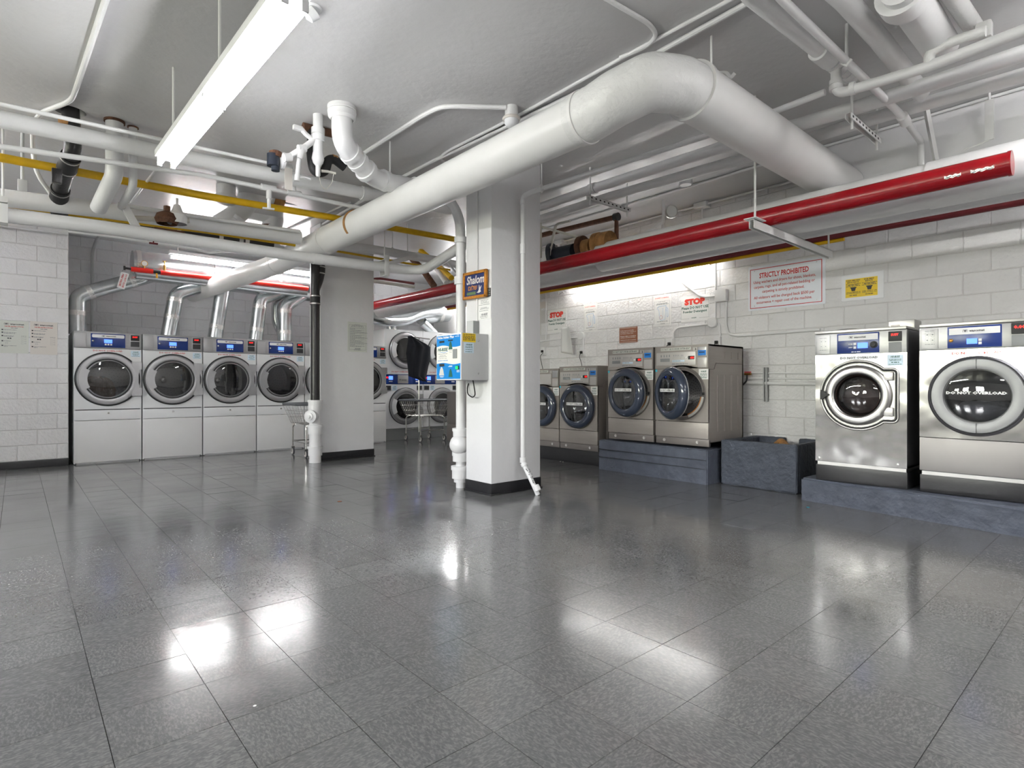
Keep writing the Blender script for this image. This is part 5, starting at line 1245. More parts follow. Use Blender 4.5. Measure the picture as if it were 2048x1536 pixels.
MB().tube([(-.02, 0, .11), (.01, .04, .17), (.04, .085, .20)], .002, 6, .02).build('string', 'gasket', tg)
pipe('conduit', 'grey vertical conduit on the back wall over the first dryer', [tuple(on_y(184, 680, 11.1)), tuple(on_y(184, 505, 11.1)), tuple(on_y(193, 480, 10.9)), tuple(on_y(200, 470, 10.2))], .022, 'box_grey', 'conduit', fillet=.1, seg=10)
pipe('conduit', 'grey thin conduit on the back wall between second and third dryers', [tuple(on_y(357, 680, 11.15)), tuple(on_y(357, 560, 11.15))], .013, 'box_grey', 'conduit', seg=10)
pw_ = pipe('conduit', 'thin white sagging line with a red valve below the long white pipe', [tuple(on_y(136, 463, 9.0)), tuple(on_y(230, 474, 9.0)), tuple(on_y(395, 499, 9.0)), tuple(on_y(418, 507, 9.0)), tuple(on_y(436, 503, 9.0)), tuple(on_y(560, 505, 9.0))], .016, 'pipe_white', 'conduit', fillet=.1, seg=10)
c = on_y(307, 487, 8.96); m = MB(); m.box(c.x - .05, c.x + .05, c.y - .02, c.y + .02, c.z - .01, c.z + .01, .004); m.tube([c, c + Vector((0, 0, .06))], .008, 8); m.tube([c + Vector((-.03, 0, .05)), c + Vector((.03, 0, .05))], .01, 8); m.build('red_valve', 'pipe_darkred', pw_)
pipe('conduit', 'thin white line along the top of the left block wall', [(-1.5, 9.70, on_y(0, 450, 9.7).z - .02), tuple(on_y(0, 451, 9.7)), tuple(on_y(136, 468, 9.7))], .013, 'pipe_white', 'conduit', seg=10)
# back bay: galvanised ducts over the stacked dryers
gb = pipe('exhaust_duct', 'galvanised duct with segmented elbows over the stacked dryers', [tuple(on_y(738, 632, 9.9)), tuple(on_y(765, 640, 9.9)), tuple(on_y(810, 640, 10.1)), tuple(on_y(840, 626, 10.2)), tuple(on_y(880, 622, 10.3))], .125, 'galvanised', 'duct', fillet=.2, seg=28)
MB().tube([tuple(on_y(838, 628, 10.5)), tuple(on_y(893, 624, 10.5))], .22, 32).build('wide_section', 'galvanised', gb); MB().tube([tuple(on_y(872, 626, 10.5)), tuple(on_y(879, 625.5, 10.5))], .225, 32).build('tape_band', 'foil_tape', gb)
for pa_, pb2, r in (((783, 650), (783, 668), .10), ((846, 645), (868, 668), .10)): MB().tube([tuple(on_y(pa_[0], pa_[1], 10.35)), tuple(on_y(pb2[0], pb2[1], 10.35))], r, 24).build('riser', 'galvanised', gb)
pipe('pipe', 'thin red pipe in the back bay above the thick red pipe', [tuple(on_y(745, 600, 9.2)), tuple(on_y(745, 558, 9.2)), tuple(on_y(760, 557, 9.2)), tuple(on_y(828, 567, 9.2))], .022, 'pipe_darkred', fillet=.06)
pipe('pipe', 'slim cream pipe in the back bay under the thin red one', [tuple(on_y(745, 562, 9.0)), tuple(on_y(828, 574, 9.0))], .03, 'pipe_cream')
pipe('pipe', 'brown taped pipe end dropping behind the thick red pipe', [tuple(on_y(822, 515, 8.6)), tuple(on_y(848, 543, 8.3)), tuple(on_y(868, 572, 8.0))], .055, 'rust', fillet=.05)
pipe('pipe', 'white threaded pipe dropping beside the yellow slanted one', [tuple(on_y(872, 535, 8.0)), tuple(on_y(893, 566, 7.6))], .045, 'pipe_white')
pipe('pipe', 'slim pale strut slanting down left of the front column', [tuple(on_y(893, 520, 6.2)), tuple(on_y(917, 553, 6.2))], .014, 'strut_white')

# ================================================================ NOTICES AND BOXES
def board(name, label, cat, loc, rz, w_, h_, material, th=.006, group=None):
    t = thing(name, label, cat, loc, rz, group); MB().box(0, w_, -th, 0, 0, h_, min(.002, th * .4)).build('board', material, t, 0); return t
def lay(parent, name, material, fn, y, smooth=0): m = MB(); fn(m, y); return m.build(name, material, parent, smooth)

# left wall: two instruction sheets
for q, (x0, x1, z0, z1, pm, lb_) in enumerate(((-.159, .120, 1.503, 1.925, 'paper_green', 'left one of two dryer instruction sheets on the left block wall, greener paper'), (.136, .416, 1.497, 1.933, 'paper_cream', 'right one of two dryer instruction sheets on the left block wall, creamier paper'))):
    w_, h_ = x1 - x0, z1 - z0
    b = board('instruction_sheet', lb_, 'notice', (x0, 9.793, z0), 0, w_, h_, pm, .004)
    lay(b, 'black_print', 'black_print', lambda m, y: (wascomat_mark(m, .13 * w_, .84 * w_, .865 * h_, .925 * h_, y), [m.box(.05 * w_, .11 * w_, y, y + .0008, z * h_, (z + .035) * h_) for z in (.70, .615, .515, .355, .215)], [m.box((.25 + k * .08) * w_, (.31 + k * .08) * w_, y, y + .0008, .44 * h_, .475 * h_) for k in range(2)]), -.0050)
    lay(b, 'red_title', 'red_print', lambda m, y: m.text('DRYER INSTRUCTIONS', .16 * w_, .82 * w_, .805 * h_, .84 * h_, y, .03), -.0050)
    lay(b, 'subtitle', 'grey_print', lambda m, y: m.words(.37 * w_, .62 * w_, .765 * h_, .03 * h_, y, 5), -.0050)
    lay(b, 'print', 'grey_print', lambda m, y: ([m.words(.13 * w_, r * w_, z * h_, .022 * h_, y, int(z * 99)) for z, r in ((.71, .58), (.625, .56), (.60, .52), (.525, .48), (.505, .45), (.365, .36), (.225, .58), (.195, .26))], [m.frame(.74 * w_, .82 * w_, z * h_, (z + .04) * h_, y, .001) for z in (.29, .35, .41, .47)], m.words(.73 * w_, .93 * w_, .53 * h_, .02 * h_, y, 3), [m.words(.85 * w_, .92 * w_, (z + .015) * h_, .018 * h_, y, 3) for z in (.29, .35, .41, .47)], m.frame(.18 * w_, .27 * w_, .295 * h_, .33 * h_, y, .002)), -.0050)
# rear column notice
b = board('rules_notice', 'pale framed rules notice on the rear column face', 'notice', (3.700, 7.944, 1.590), 0, .314, .446, 'paper_green', .003)
lay(b, 'frame_line', 'grey_print', lambda m, y: (m.frame(.025, .295, .03, .405, y, .003)), -.004)
def rules(m, y):
    m.text('HOUSE RULES', .115, .20, .405, .415, y, .02)
    m.words(.07, .25, .390, .012, y, 1); m.words(.05, .265, .375, .012, y, 2)
    for k in range(11):
        z = .352 - k * .0265; m.words(.04, .275, z, .010, y, k); m.words(.04, .12 + .1 * ((k * 7) % 3), z - .011, .010, y, k + 30)
    m.text('HI-RISE', .115, .205, .036, .058, y, .05, 1, .2); m.words(.10, .22, .024, .011, y, 9)
lay(b, 'print', 'grey_print', rules, -.0042)

# framed picture on the front column
pc = thing('framed_picture', 'small navy picture in a gold frame reading Shalom on the front column', 'picture', (3.505, 4.752, 1.968), EAST)
m = MB(); W_, H_, fw_ = .385, .276, .030
m.T = Matrix.Rotation(math.radians(1.2), 4, 'Y')
m.box(0, W_, -.032, -.004, 0, fw_, .006); m.box(0, W_, -.032, -.004, H_ - fw_, H_, .006); m.box(0, fw_, -.032, -.004, 0, H_, .006); m.box(W_ - fw_, W_, -.032, -.004, 0, H_, .006); m.build('frame', 'gold_frame', pc)
def pl(): m = MB(); m.T = Matrix.Rotation(math.radians(1.2), 4, 'Y'); return m
m = pl(); m.box(.02, W_ - .02, -.020, -.008, .02, H_ - .02); m.build('picture', 'sign_navy', pc, 0)
m = pl(); m.text('Shalom', .055, .340, .148, .232, -.0212, .025, 3, .18); m.build('lettering', 'paper_cream', pc, 0)
m = pl(); m.text('\u05dd\u05d5\u05dc\u05e9', .085, .235, .088, .140, -.0212, .03, 2); m.build('hebrew_lettering', 'orange_print', pc, 0)
m = pl()
for k in range(11):
    x = .062 + k * .0135; 
    for sgn in (1, -1): m.add([(x, -.0212, .055), (x + .010, -.0212, .055 + sgn * .018), (x + .014, -.0212, .055 + sgn * .014), (x + .006, -.0212, .055)], [(0, 1, 2, 3)] if sgn < 0 else [(3, 2, 1, 0)])
m.rect(.06, .215, .0535, .0565, -.0212); m.build('leaf_sprig', 'leaf_print', pc, 0)
m = pl(); m.prism([(.225, .058), (.250, .066), (.262, .085), (.262, .130), (.270, .128), (.280, .100), (.300, .122), (.305, .118), (.288, .080), (.298, .060), (.262, .050)][::-1][::-1], -.0215, -.0208); m.build('dove', 'paper_cream', pc, 0)
b = board('notice', 'small white company notice under the gold framed picture on the front column', 'notice', (3.5185, 4.545, 1.745), EAST, .21, .205, 'paper', .003)
lay(b, 'print', 'grey_print', lambda m, y: (m.words(.05, .17, .190, .009, y, 1), m.words(.05, .15, .176, .008, y, 2), m.words(.05, .18, .162, .008, y, 3), m.words(.02, .19, .145, .008, y, 4), m.words(.05, .15, .115, .008, y, 5), m.words(.04, .18, .104, .008, y, 6), m.words(.03, .17, .085, .008, y, 7), m.text('HI-RISE', .055, .155, .038, .062, y, .05, 1, .2), m.words(.04, .16, .026, .010, y, 8), m.words(.05, .16, .012, .006, y, 9)), -.0042)
b = board('sticker', 'dark green sticker at the right edge of the gold framed picture', 'sticker', (3.5185, 4.418, 1.965), EAST, .078, .085, 'door_dark', .003)
lay(b, 'print', 'paper_green', lambda m, y: [m.words(.02, .07, z, .012, y, int(z * 999)) for z in (.012, .032, .052, .068)], -.0042)
cv = pipe('conduit', 'thin white conduit down the left face of the front column', [(3.508, 4.545, CEIL - .01), (3.508, 4.545, 1.72)], .008, 'pipe_white', 'conduit', seg=8)
jb = thing('junction_box', 'small grey box above the vending box on the front column', 'box', (3.515, 4.640, 1.590), EAST); MB().box(0, .115, -.07, 0, 0, .145, .003).build('box', 'box_grey_dark', jb, 0); MB().box(.004, .111, -.072, -.07, .004, .141).build('cover', 'box_grey', jb, 0)

vb = thing('vending_box', 'wall-mounted card vending box with bright blue front on the front column', 'box', (3.190, 4.800, 1.137), EAST)
VW, VH, VD = .42, .455, .328
MB().box(0, VW, .004, VD, 0, VH, .004).build('cabinet', 'box_grey', vb)
MB().box(.002, VW - .002, -.003, .006, .002, VH - .002, .002).build('front_frame', 'enamel_white', vb)
fx = lambda x: VW * (x - 160) / 430; fz = lambda y: VH * (1062 - y) / 912
fb = MB().box(fx(168), fx(580), -.0045, -.002, fz(1038), fz(182)).build('front_panel', 'blue_bright', vb, 0)
m = MB(); top = []; bot = []
for k in range(21):
    x = 168 + 412 * k / 20; a = (x - 168) / 412
    top.append((fx(x), fz(398 - 26 * math.sin(a * 2 * PI * .95) * (1 - .2 * a)))); bot.append((fx(x), fz(735 - 18 * math.sin(a * 2 * PI))))
m.prism(bot + top[::-1], -.0055, -.0044); m.build('white_wave', 'cream_print', fb, 0)
q = MB(); q.text('Value Adder Plus', fx(178), fx(470), fz(240), fz(192), -.0056, .045, 2, .1); q.words(fx(490), fx(565), fz(225), .008, -.0056, 3)
q.text('TOP', fx(520), fx(560), fz(203), fz(190), -.0056, .05); q.words(fx(395), fx(445), fz(785), .008, -.0056, 3); q.words(fx(375), fx(445), fz(803), .008, -.0056, 5); q.words(fx(225), fx(300), fz(990), .008, -.0056, 4); q.words(fx(235), fx(290), fz(1004), .008, -.0056, 6)
for k in range(3): q.words(fx(520), fx(570), fz(875 + 17 * k), .007, -.0056, 7 + k)
q.build('white_lettering', 'white_print', fb, 0)
q = MB(); q.text('HI-RISE', fx(190), fx(362), fz(485), fz(420), -.0062, .04, 2, .25); q.build('company_lettering', 'green_print', fb, 0)
q = MB(); q.prism([(fx(185), fz(512)), (fx(260), fz(500)), (fx(300), fz(512)), (fx(372), fz(490)), (fx(372), fz(497)), (fx(300), fz(520)), (fx(260), fz(508))][::-1], -.0064, -.0056); q.words(fx(192), fx(370), fz(680), .010, -.0062, 2); q.build('blue_print', 'blue_bright', fb, 0)
q = MB(); q.words(fx(195), fx(360), fz(545), .008, -.0062, 1); q.words(fx(225), fx(330), fz(580), .008, -.0062, 2); q.words(fx(205), fx(352), fz(602), .008, -.0062, 3); q.text('1-800-276-1622', fx(205), fx(350), fz(640), fz(622), -.0062, .03); q.words(fx(390), fx(450), fz(490), .006, -.0062, 6); q.words(fx(395), fx(440), fz(520), .006, -.0062, 7); q.build('small_print', 'grey_print', fb, 0)
for (a, b_, c, d) in ((220, 305, 318, 278), (375, 452, 298, 272), (220, 305, 788, 735)): MB().box(fx(a), fx(b_), -.0075, -.004, fz(c), fz(d), .001).build('slot', 'gasket', fb, 0)
MB().box(fx(462), fx(528), -.014, -.004, fz(642), fz(460), .003).build('coin_return', 'box_grey_dark', fb)
sw = MB().box(fx(505), fx(562), -.010, -.004, fz(860), fz(785), .002).build('rocker_switch', 'gasket', fb); MB().box(fx(508), fx(545), -.012, -.0095, fz(852), fz(795)).build('green_light', 'led_green', sw, 0)
for (cx_, zt, zb, mt) in ((415, 305, 462, 'green_print'), (415, 845, 998, 'green_print'), (258, 800, 965, 'paper_grey')):
    wd = 34 if mt == 'green_print' else 46
    MB().prism([(fx(cx_ - wd), fz(zb)), (fx(cx_ + wd), fz(zb)), (fx(cx_ + wd * .6), fz(zt + 50)), (fx(cx_ + 8), fz(zt)), (fx(cx_ - 8), fz(zt)), (fx(cx_ - wd * .6), fz(zt + 50))], -.0066, -.0056).build('card_graphic', mt, fb, 0)
def sidep(): m = MB(); m.T = Matrix.Translation((VW, 0, 0)) @ Matrix.Rotation(PI / 2, 4, 'Z'); return m
m = sidep(); m.box(.0, .322, -.003, .001, .004, VH - .004, .002); m.build('side_door', 'box_grey', vb)
m = sidep(); m.box(.012, .168, -.0042, -.003, VH - .088, VH - .006); ys = m.build('yellow_notice', 'sign_yellow', vb, 0)
m = sidep(); [m.words(.018, .16, VH - z, .010, -.005, int(z * 999)) for z in (.020, .036, .048, .060, .072)]; m.build('print', 'black_print', ys, 0)
m = sidep(); m.box(.030, .145, -.0042, -.003, VH - .195, VH - .094); ys = m.build('service_sticker', 'pale_blue', vb, 0)
m = sidep(); m.text('HI-RISE', .05, .125, VH - .122, VH - .105, -.005, .03, 1, .2); [m.words(.045, .13, VH - z, .008, -.005, int(z * 999)) for z in (.135, .147, .165, .185)]; m.build('print', 'green_print', ys, 0)
for z in (.385, .065):
    m = sidep(); m.lathe((.205, -.003, z), (0, -1, 0), [(.010, 0), (.008, .006), (0, .008)], 14); m.build('stud', 'panel_grey_light', vb)
MB().tube([(.30, .23, .0), (.31, .24, -.08), (.30, .26, -.15), (.24, .27, -.175), (.14, .28, -.14), (.10, .31, -.07), (.10, .325, -.03)], .006, 8, .05).build('power_cord', 'cord_black', vb)

# right wall signs -----------------------------------------------
RX = 6.692
def wsign(name, label, cat, y1, y0, z0, z1, material, th=.006): return board(name, label, cat, (RX, y1, z0), EAST, y1 - y0, z1 - z0, material, th)
b = wsign('warning_sign', 'large white sign with red STRICTLY PROHIBITED lettering on the right wall', 'sign', 3.286, 2.416, 1.985, 2.515, 'sign_white'); w_, h_ = .87, .53
lay(b, 'red_border', 'red_print', lambda m, y: m.frame(.022, .836, .025, .497, y, .008), -.0072)
T_ = [('STRICTLY PROHIBITED', .155, .800, .715, .835, .03), ('Using washers and dryers for shoes, blankets,', .075, .885, .585, .665, .012), ('carpets, rugs, and all pet-related bedding or', .080, .875, .475, .555, .012), ('carpeting is strictly prohibited.', .195, .745, .365, .445, .012), ('All violators will be charged back $500 per', .078, .872, .235, .315, .012), ('occurrence + repair cost of the machine.', .115, .840, .125, .205, .012)]
lay(b, 'lettering', 'red_print', lambda m, y: [m.text(t, a * w_, c * w_, d * h_, e_ * h_, y, bo, 2) for t, a, c, d, e_, bo in T_], -.0072)
for (u, z) in ((.075, .055), (.075, .475), (.78, .055), (.78, .475)): MB().lathe((u, -.006, z), (0, -1, 0), [(.006, 0), (.005, .003), (0, .003)], 10).build('screw', 'clamp_steel', b)
bk = wsign('sign_backing', 'white backing panel behind the yellow detergent notice on the right wall', 'panel', 2.255, 1.860, 1.985, 2.265, 'enamel_white', .008)
b = board('detergent_notice', 'bright yellow notice in Spanish and English for best results', 'notice', (RX - .008, 2.215, 2.020), EAST, .300, .195, 'sign_yellow', .002)
def ynot(m, y):
    for (o_, a, c_, d_) in ((0, 'PARA MEJORES', 'RESULTADOS', 'NO MAS!'), (.15, 'FOR BEST', 'RESULTS', 'NO MORE!')):
        i = .02 if o_ else 0
        m.text(a, o_ + .008 + i, o_ + .140 - i, .170, .184, y, .04); m.text(c_, o_ + .018 + i, o_ + .128 - i, .153, .166, y, .04)
        m.words(o_ + .006, o_ + .144, .138, .009, y, 4); m.words(o_ + .025, o_ + .13, .126, .011, y, 5); m.words(o_ + .006, o_ + .144, .116, .008, y, 6)
        m.prism([(o_ + .060, .066), (o_ + .092, .066), (o_ + .100, .098), (o_ + .108, .100), (o_ + .104, .108), (o_ + .048, .108), (o_ + .044, .100), (o_ + .052, .098)], y - .0002, y)
        m.text('USE ONLY 1/4' if o_ else 'USE SOLAMENTE 1/4', o_ + .008, o_ + .142, .050, .059, y, .04); m.text('CUPFUL OF LIQUID SOAP' if o_ else 'DE TAPA DE JABON', o_ + .008, o_ + .142, .036, .045, y, .04); m.text(d_, o_ + .040, o_ + .110, .016, .028, y, .05)
lay(b, 'lettering', 'black_print', ynot, -.0032)
for (y1, y0, z0, z1, lb_) in ((4.640, 3.790, 0, 0, ''),): pass
def stop_sign(y1, y0, z0, z1, label, curl):
    b = wsign('stop_sign', label, 'sign', y1, y0, z0, z1, 'paper', .004); w_, h_ = y1 - y0, z1 - z0
    lay(b, 'stop_lettering', 'stop_red', lambda m, y: m.text('STOP', .13 * w_, .85 * w_, .65 * h_, .90 * h_, y, .08, 2), -.0052)
    lay(b, 'lettering', 'green_print', lambda m, y: (m.text('Please DO NOT USE', .035 * w_, .965 * w_, .49 * h_, .60 * h_, y, .03), m.text('Powder Detergent', .08 * w_, .915 * w_, .32 * h_, .44 * h_, y, .03), m.text('HI-RISE', .38 * w_, .55 * w_, .125 * h_, .165 * h_, y, .03)), -.0052)
    lay(b, 'frame_line', 'grey_print', lambda m, y: (m.rect(.01 * w_, .015 * w_, .12 * h_, .80 * h_, y), m.rect(.975 * w_, .98 * w_, .12 * h_, .80 * h_, y), m.rect(.01 * w_, .30 * w_, .12 * h_, .127 * h_, y), m.rect(.65 * w_, .98 * w_, .12 * h_, .127 * h_, y), m.rect(.01 * w_, .10 * w_, .793 * h_, .80 * h_, y), m.rect(.88 * w_, .98 * w_, .793 * h_, .80 * h_, y)), -.0052)
stop_sign(4.215, 3.800, 1.925, 2.262, 'right-hand white STOP powder detergent sign above the high curb washers', 0)
stop_sign(6.745, 6.315, 1.955, 2.335, 'left-hand white STOP powder detergent sign beside the front column', 0)
def jug_poster(y1, y0, z0, z1, label):
    b = wsign('measuring_poster', label, 'poster', y1, y0, z0, z1, 'paper', .005); w_, h_ = y1 - y0, z1 - z0
    lay(b, 'title', 'stop_red', lambda m, y: m.text("DON'T OVERFILL", .10 * w_, .88 * w_, .89 * h_, .925 * h_, y, .02), -.0062)
    lay(b, 'print', 'grey_print', lambda m, y: (m.frame(.04 * w_, .93 * w_, .05 * h_, .80 * h_, y, .002), m.text('1/4 CUP', .30 * w_, .68 * w_, .77 * h_, .80 * h_, y, .01), m.words(.2 * w_, .8 * w_, .72 * h_, .012, y, 4), m.words(.15 * w_, .85 * w_, .69 * h_, .012, y, 5), m.words(.2 * w_, .8 * w_, .135 * h_, .012, y, 6), m.text('HI-RISE', .40 * w_, .65 * w_, .06 * h_, .085 * h_, y, .03)), -.0062)
    J = [(.22, .60), (.30, .635), (.72, .65), (.66, .22), (.62, .19), (.40, .19), (.36, .23), (.30, .52), (.22, .57)]
    def jug(m, y):
        for k in range(len(J)):
            a = J[k]; c = J[(k + 1) % len(J)]; m.tube([(a[0] * w_, y, a[1] * h_), (c[0] * w_, y, c[1] * h_)], .0018, 4)
        H = [(.72, .58), (.82, .55), (.84, .30), (.78, .27), (.76, .48), (.70, .53)]
        for k in range(5): m.tube([(H[k][0] * w_, y, H[k][1] * h_), (H[k + 1][0] * w_, y, H[k + 1][1] * h_)], .0018, 4)
        for k in range(7): m.rect(.50 * w_, .56 * w_, (.25 + .05 * k) * h_, (.257 + .05 * k) * h_, y)
    lay(b, 'jug_outline', 'blue_print', jug, -.0062)
    lay(b, 'fill_mark', 'red_print', lambda m, y: m.ring(.42 * w_, .28 * h_, .055 * h_ * 1.0, .062 * h_ * 1.0, y), -.0066)
jug_poster(4.645, 4.365, 1.905, 2.330, 'right-hand measuring jug poster over the high curb washers')
jug_poster(5.940, 5.665, 1.918, 2.345, 'left-hand measuring jug poster over the low plinth washers')
b = wsign('notice_board', 'brown wooden-looking notice with white lettering above the taupe washers', 'sign', 5.242, 4.920, 1.706, 1.932, 'sign_brown')
lay(b, 'lettering', 'cream_print', lambda m, y: (m.text('Kindly respect your facility', .02, .26, .168, .186, y, .02), m.text('immediately upon completion of', .02, .30, .146, .164, y, .02), m.text('the Washer / Dryer cycle', .02, .25, .124, .142, y, .02), m.text('Please take a number', .02, .30, .088, .106, y, .02), m.text('waiting to use these machines', .02, .29, .066, .084, y, .02), m.text('Thank you for your cooperation', .02, .30, .030, .048, y, .02), m.rect(.01, .31, .212, .216, y), m.rect(.01, .31, .012, .016, y)), -.0072)
pb_ = wsign('blank_plate', 'small blank cream board high on the right wall at the front column edge', 'panel', 6.95, 6.785, 2.39, 2.50, 'paper_cream', .004)

# curled blank paper
cp = thing('curled_paper', 'large blank white paper curling off the right wall over the low washers', 'paper', (6.67, 6.39, 1.62), EAST)
m = MB(); vs = []; fs = []
for k in range(13):
    a = k / 12
    for j in range(9):
        b_ = j / 8; u = .30 * b_; bend = max(0, (b_ - .45)) * 1.6
        vs.append((u + .03 * a, -.03 - .16 * math.sin(bend * 1.2) * (.25 + .75 * a) - .02 * a, .40 * a - .05 * b_ * (1 - a)))
for k in range(12):
    for j in range(8): i = k * 9 + j; fs.append((i, i + 1, i + 10, i + 9))
m.add(vs, fs); o = m.build('sheet', 'paper', cp, 60)
sm = o.modifiers.new('t', 'SOLIDIFY'); sm.thickness = .001

# conduits, boxes and outlets on the right wall
def wc(label, pix, r=.010, X=None, **k):
    X = WALL_X - r - .008 if X is None else X
    return pipe('conduit', label, [tuple(on_x(a, b, X)) for a, b in pix], r, 'pipe_white', 'conduit', fillet=.09, seg=10, **k)
wc('white conduit slanting down the right wall from the wall lamp to the square box', [(1340, 545), (1398, 591), (1408, 594), (1441, 591)], .013)
wc('white conduit rising straight up the right wall past the second STOP sign', [(1431, 512), (1431, 636)], .010)
wc('white conduit dropping from the square wall box, then running right', [(1452, 604), (1452, 652), (1457, 668), (1475, 672), (1640, 659)], .016)
wc('white conduit curving from the round box to the left high curb washer outlet', [(1422, 648), (1356, 655), (1347, 664), (1347, 686)], .013)
wc('white conduit from the round box to the right high curb washer outlet', [(1430, 637), (1440, 648), (1440, 684)], .010)
wc('white conduit down the right wall beside the left-hand STOP sign', [(1092, 565), (1092, 682)], .010)
wc('white conduit running to the round box over the low plinth washers', [(1074, 684), (1100, 680), (1158, 675), (1166, 672)], .012)
wc('short white conduit from the round box to the outlet of the low plinth washer', [(1166, 674), (1167, 700)], .012)
def wbox(name, label, px, py, w_, h_, d_, mt='pipe_white'):
    p = on_x(px, py, WALL_X - .006); return tag(MB().box(p.x - d_, p.x, p.y - w_ / 2, p.y + w_ / 2, p.z - h_ / 2, p.z + h_ / 2, .006).build(name, mt), label, 'box')
wbox('junction_box', 'square white junction box on the right wall left of the red-lettered sign', 1446, 592, .15, .15, .075)
for (px, py, lb_) in ((1427, 645, 'round white cover box below the right-hand STOP sign'), (1164, 672, 'round white cover box beside the curled paper')):
    p = on_x(px, py, WALL_X - .006); tag(MB().lathe(p, (-1, 0, 0), [(.068, 0), (.068, .04), (.060, .048), (0, .05)], 26).build('round_box', 'pipe_white'), lb_, 'box')
for (px, py, lb_, cord) in ((1343, 688, 'white outlet with cord behind the left high curb washer', [(1341, 686), (1335, 690), (1328, 700)]), (1437, 685, 'white outlet with cord behind the right high curb washer', [(1434, 683), (1429, 688), (1428, 700)]), (1167, 705, 'white outlet with cord over the visible low plinth washer', [(1163, 704), (1158, 712), (1163, 726), (1165, 740)]), (1089, 703, 'white outlet with two cords at the front column edge', [(1086, 706), (1080, 712), (1083, 726), (1086, 740)])):
    p = on_x(px, py, WALL_X - .006); t = thing('outlet', lb_, 'outlet', tuple(p), EAST); MB().box(-.045, .045, -.045, 0, -.07, .07, .006).build('box', 'pipe_white', t); MB().box(-.02, .02, -.07, -.04, -.02, .02, .006).build('plug', 'cord_black', t)
    MB().tube([Vector((-(on_x(a, b_, 6.60) - p).y, (on_x(a, b_, 6.60) - p).x, (on_x(a, b_, 6.60) - p).z)) for a, b_ in cord], .005, 6, .05).build('cord', 'cord_black', t)
hk = on_x(1114, 597, 6.4); o = tag(MB().tube([on_x(1120, 570, 6.50), on_x(1117, 586, 6.45), on_x(1118, 589, 6.45), on_x(1126, 584, 6.45)], .004, 6).build('wire_hook', 'box_grey_dark'), 'thin bent wire hook hanging at the left end of the wall lamp', 'hook')
# water lines over the trough
for (py, py2, lb_, r) in ((746, 747, 'upper thin water line on the right wall over the trough', .010), (757, 757, 'middle thin water line on the right wall over the trough', .012), (766, 768, 'lowest and thickest water line on the right wall over the trough', .022)):
    wc(lb_, [(1490, py), (1640, py2)], r)
st_ = on_x(1531, 735, 6.66); st2 = on_x(1531, 803, 6.66)
tt = thing('strut_channel', 'grey upright strut channel holding the water lines over the trough', 'bracket', (6.66, st_.y, st2.z), EAST); MB().box(-.022, -.008, -.02, .03, 0, st_.z - st2.z).build('left_flange', 'box_grey', tt, 0); MB().box(.008, .022, -.02, .03, .0, st_.z - st2.z).build('right_flange', 'box_grey', tt, 0); MB().box(-.022, .022, .02, .03, 0, st_.z - st2.z).build('web', 'box_grey', tt, 0)
vq = on_x(1494, 748, 6.62); hv = thing('hose_valve', 'small red handled water valve behind the right high curb washer', 'valve', tuple(vq)); MB().tube([(0, .03, 0), (0, -.05, 0)], .014, 10).build('body', 'brass', hv); MB().box(-.01, .01, -.05, .03, .016, .028, .003).build('handle', 'pipe_red_bright', hv); MB().tube([(0, -.0, 0), (0, .0, -.08), (0, .05, -.13)], .010, 8, .03).build('hose', 'cord_black', hv)

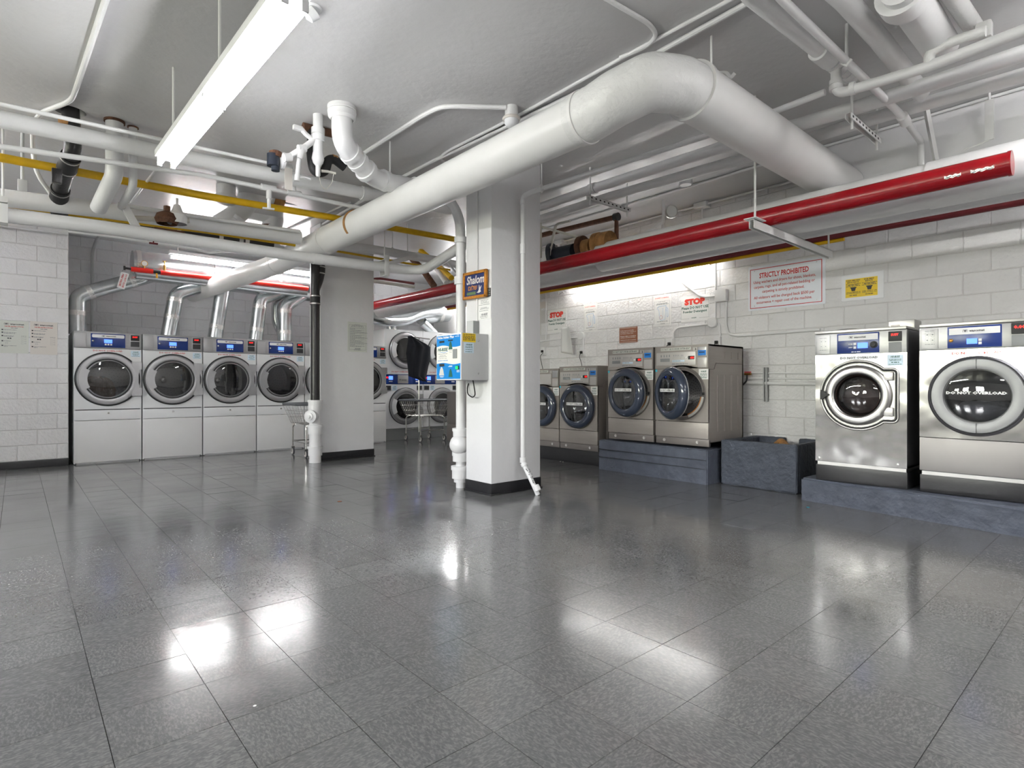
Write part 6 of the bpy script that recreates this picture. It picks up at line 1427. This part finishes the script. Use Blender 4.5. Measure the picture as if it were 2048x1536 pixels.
# ================================================================ LAUNDRY CARTS
def make_cart(label, loc):
    t = thing('laundry_cart', label, 'cart', loc)
    L, Wd = .42, .31; zt, zb = .80, .50; l, b_ = .31, .23
    rim = MB(); P = [(-L, -Wd, zt), (L, -Wd, zt), (L, Wd, zt), (-L, Wd, zt), (-L, -Wd, zt)]
    rim.tube([(-L + .06, -Wd, zt), (L - .0, -Wd, zt), (L, Wd, zt), (-L, Wd, zt), (-L, -Wd, zt), (-L + .08, -Wd, zt)], .020, 10, .07); rim.build('bumper_rim', 'cart_rim', t)
    wires = MB()
    def P_(u, v, k): return (u * (l + (L - l) * k), v * (b_ + (Wd - b_) * k), zb + (zt - zb) * k)
    for sgn in (-1, 1):
        for k in range(19): u = -1 + 2 * k / 18; wires.tube([P_(u, sgn, 0), P_(u, sgn, 1)], .0022, 5)
        for k in range(13): v = -1 + 2 * k / 12; wires.tube([P_(sgn, v, 0), P_(sgn, v, 1)], .0022, 5)
    for k in (.0, .33, .66): wires.tube([P_(-1, -1, k), P_(1, -1, k), P_(1, 1, k), P_(-1, 1, k), P_(-1, -1, k)], .003, 5)
    for k in range(13): u = -1 + 2 * k / 12; wires.tube([P_(u, -1, 0), P_(u, 1, 0)], .0022, 5)
    for k in range(9): v = -1 + 2 * k / 8; wires.tube([P_(-1, v, 0), P_(1, v, 0)], .0022, 5)
    wires.build('wire_basket', 'chrome', t)['kind'] = 'stuff'
    wx, wy = .27, .27
    for sx_ in (-1, 1):
        for sy_ in (-1, 1): 
            MB().tube([(sx_ * .20, sy_ * .20, zb - .01), (sx_ * wx, sy_ * wy, zb - .03), (sx_ * wx, sy_ * wy, .14)], .012, 10, .05).build('leg', 'chrome', t)
            cs = MB(); cs.box(sx_ * wx - .022, sx_ * wx + .022, sy_ * wy - .018, sy_ * wy + .018, .115, .14, .004); cs.box(sx_ * wx - .022, sx_ * wx - .018, sy_ * wy - .016, sy_ * wy + .016, .045, .13); cs.box(sx_ * wx + .018, sx_ * wx + .022, sy_ * wy - .016, sy_ * wy + .016, .045, .13)
            c = cs.build('caster', 'chrome', t); 
            MB().lathe((sx_ * wx - .014, sy_ * wy, .058), (1, 0, 0), [(.045, 0), (.056, .003), (.056, .025), (.045, .028)], 22).build('tyre', 'wheel_rubber', c)
            MB().lathe((sx_ * wx - .014, sy_ * wy, .058), (1, 0, 0), [(0, -.001), (.045, -.001), (.045, .029), (0, .029)], 22).build('wheel', 'wheel_hub', c)
    fr = MB(); fr.tube([(-wx, -wy, .22), (wx, -wy, .22), (wx, wy, .22), (-wx, wy, .22), (-wx, -wy, .22)], .010, 8); fr.tube([(-.20, -.20, zb - .012), (.20, -.20, zb - .012), (.20, .20, zb - .012), (-.20, .20, zb - .012), (-.20, -.20, zb - .012)], .010, 8); fr.build('frame', 'chrome', t)
    return t
c1 = make_cart('chrome wire laundry cart with hanging pole in the back bay before the stacked dryers', (6.08, 9.56, 0))
c2 = dup(c1, (3.54, 8.70, 0), 0, 'chrome wire laundry cart half hidden behind the black drain stack')
pole = on_y(838, 800, 9.27)
m = MB(); m.tube([(pole.x - 6.08, -.29, .20), (pole.x - 6.08, -.29, 1.98)], .014, 10); m.tube([(pole.x - 6.08 - .22, -.29, 2.0), (pole.x - 6.08 + .24, -.29, 1.98)], .012, 8); m.build('garment_pole', 'chrome', c1)
# garment
rows = [(672, 817, 821), (676, 816.5, 830), (681, 816, 839), (687, 815, 851), (694, 814, 861), (700, 813, 861), (707, 812, 861), (714, 813, 860.5), (722, 814, 860), (732, 815, 857), (742, 816, 855), (752, 817, 853), (756, 827, 852.5), (760, 838, 852), (763, 847, 851.5)]
g = MB(); vs = []; fs = []; NC = 17
for ri, (py, a, b_) in enumerate(rows):
    for side in (0, 1):
        for j in range(NC):
            f_ = j / (NC - 1); p = on_y(a + (b_ - a) * f_, py, 9.22); ed = math.sin(PI * f_) ** .5
            dpt = (.05 * ed * (1 if side else -1)) + .018 * math.sin(f_ * 17 + ri * .35) * ed
            vs.append((p.x, p.y + dpt, p.z))
n2 = 2 * NC
for ri in range(len(rows) - 1):
    for side in (0, 1):
        for j in range(NC - 1):
            i = ri * n2 + side * NC + j; q_ = (i, i + n2, i + n2 + 1, i + 1); fs.append(q_ if side == 0 else q_[::-1])
g.add(vs, fs); o = g.build('garment', 'cloth_black', None, 80); tag(o, 'black sleeveless top hanging on the cart pole in front of the stacked dryers', 'clothing')
# bits on the floor
for q, (px, py, mt, sz, lb_) in enumerate(((1616, 1015, 'cyan_tape', .03, 'tiny blue scrap on the floor before the stainless washers'), (1121, 923, 'paper_cream', .03, 'pale scrap on the floor by the low black plinth'), (1126, 924, 'paper_cream', .024, 'second pale scrap on the floor by the low black plinth'), (679, 1003, 'floor_dirt', .05, 'small rust brown spot on the floor before the rear column'), (510, 1413, 'paper', .012, 'tiny white scrap in the front left of the floor'))):
    p = on_z(px, py, 0); m = MB(); R = random.Random(q); n = 7; m.add([(p.x + sz * R.uniform(.4, .6) * math.cos(2 * PI * k / n), p.y + sz * R.uniform(.4, .6) * math.sin(2 * PI * k / n), .003 if q != 3 else .0022) for k in range(n)] + [(p.x, p.y, .006 if q != 3 else .0025)], [(k, (k + 1) % n, n) for k in range(n)])
    tag(m.build('floor_scrap', mt, None, 0), lb_, 'scrap')
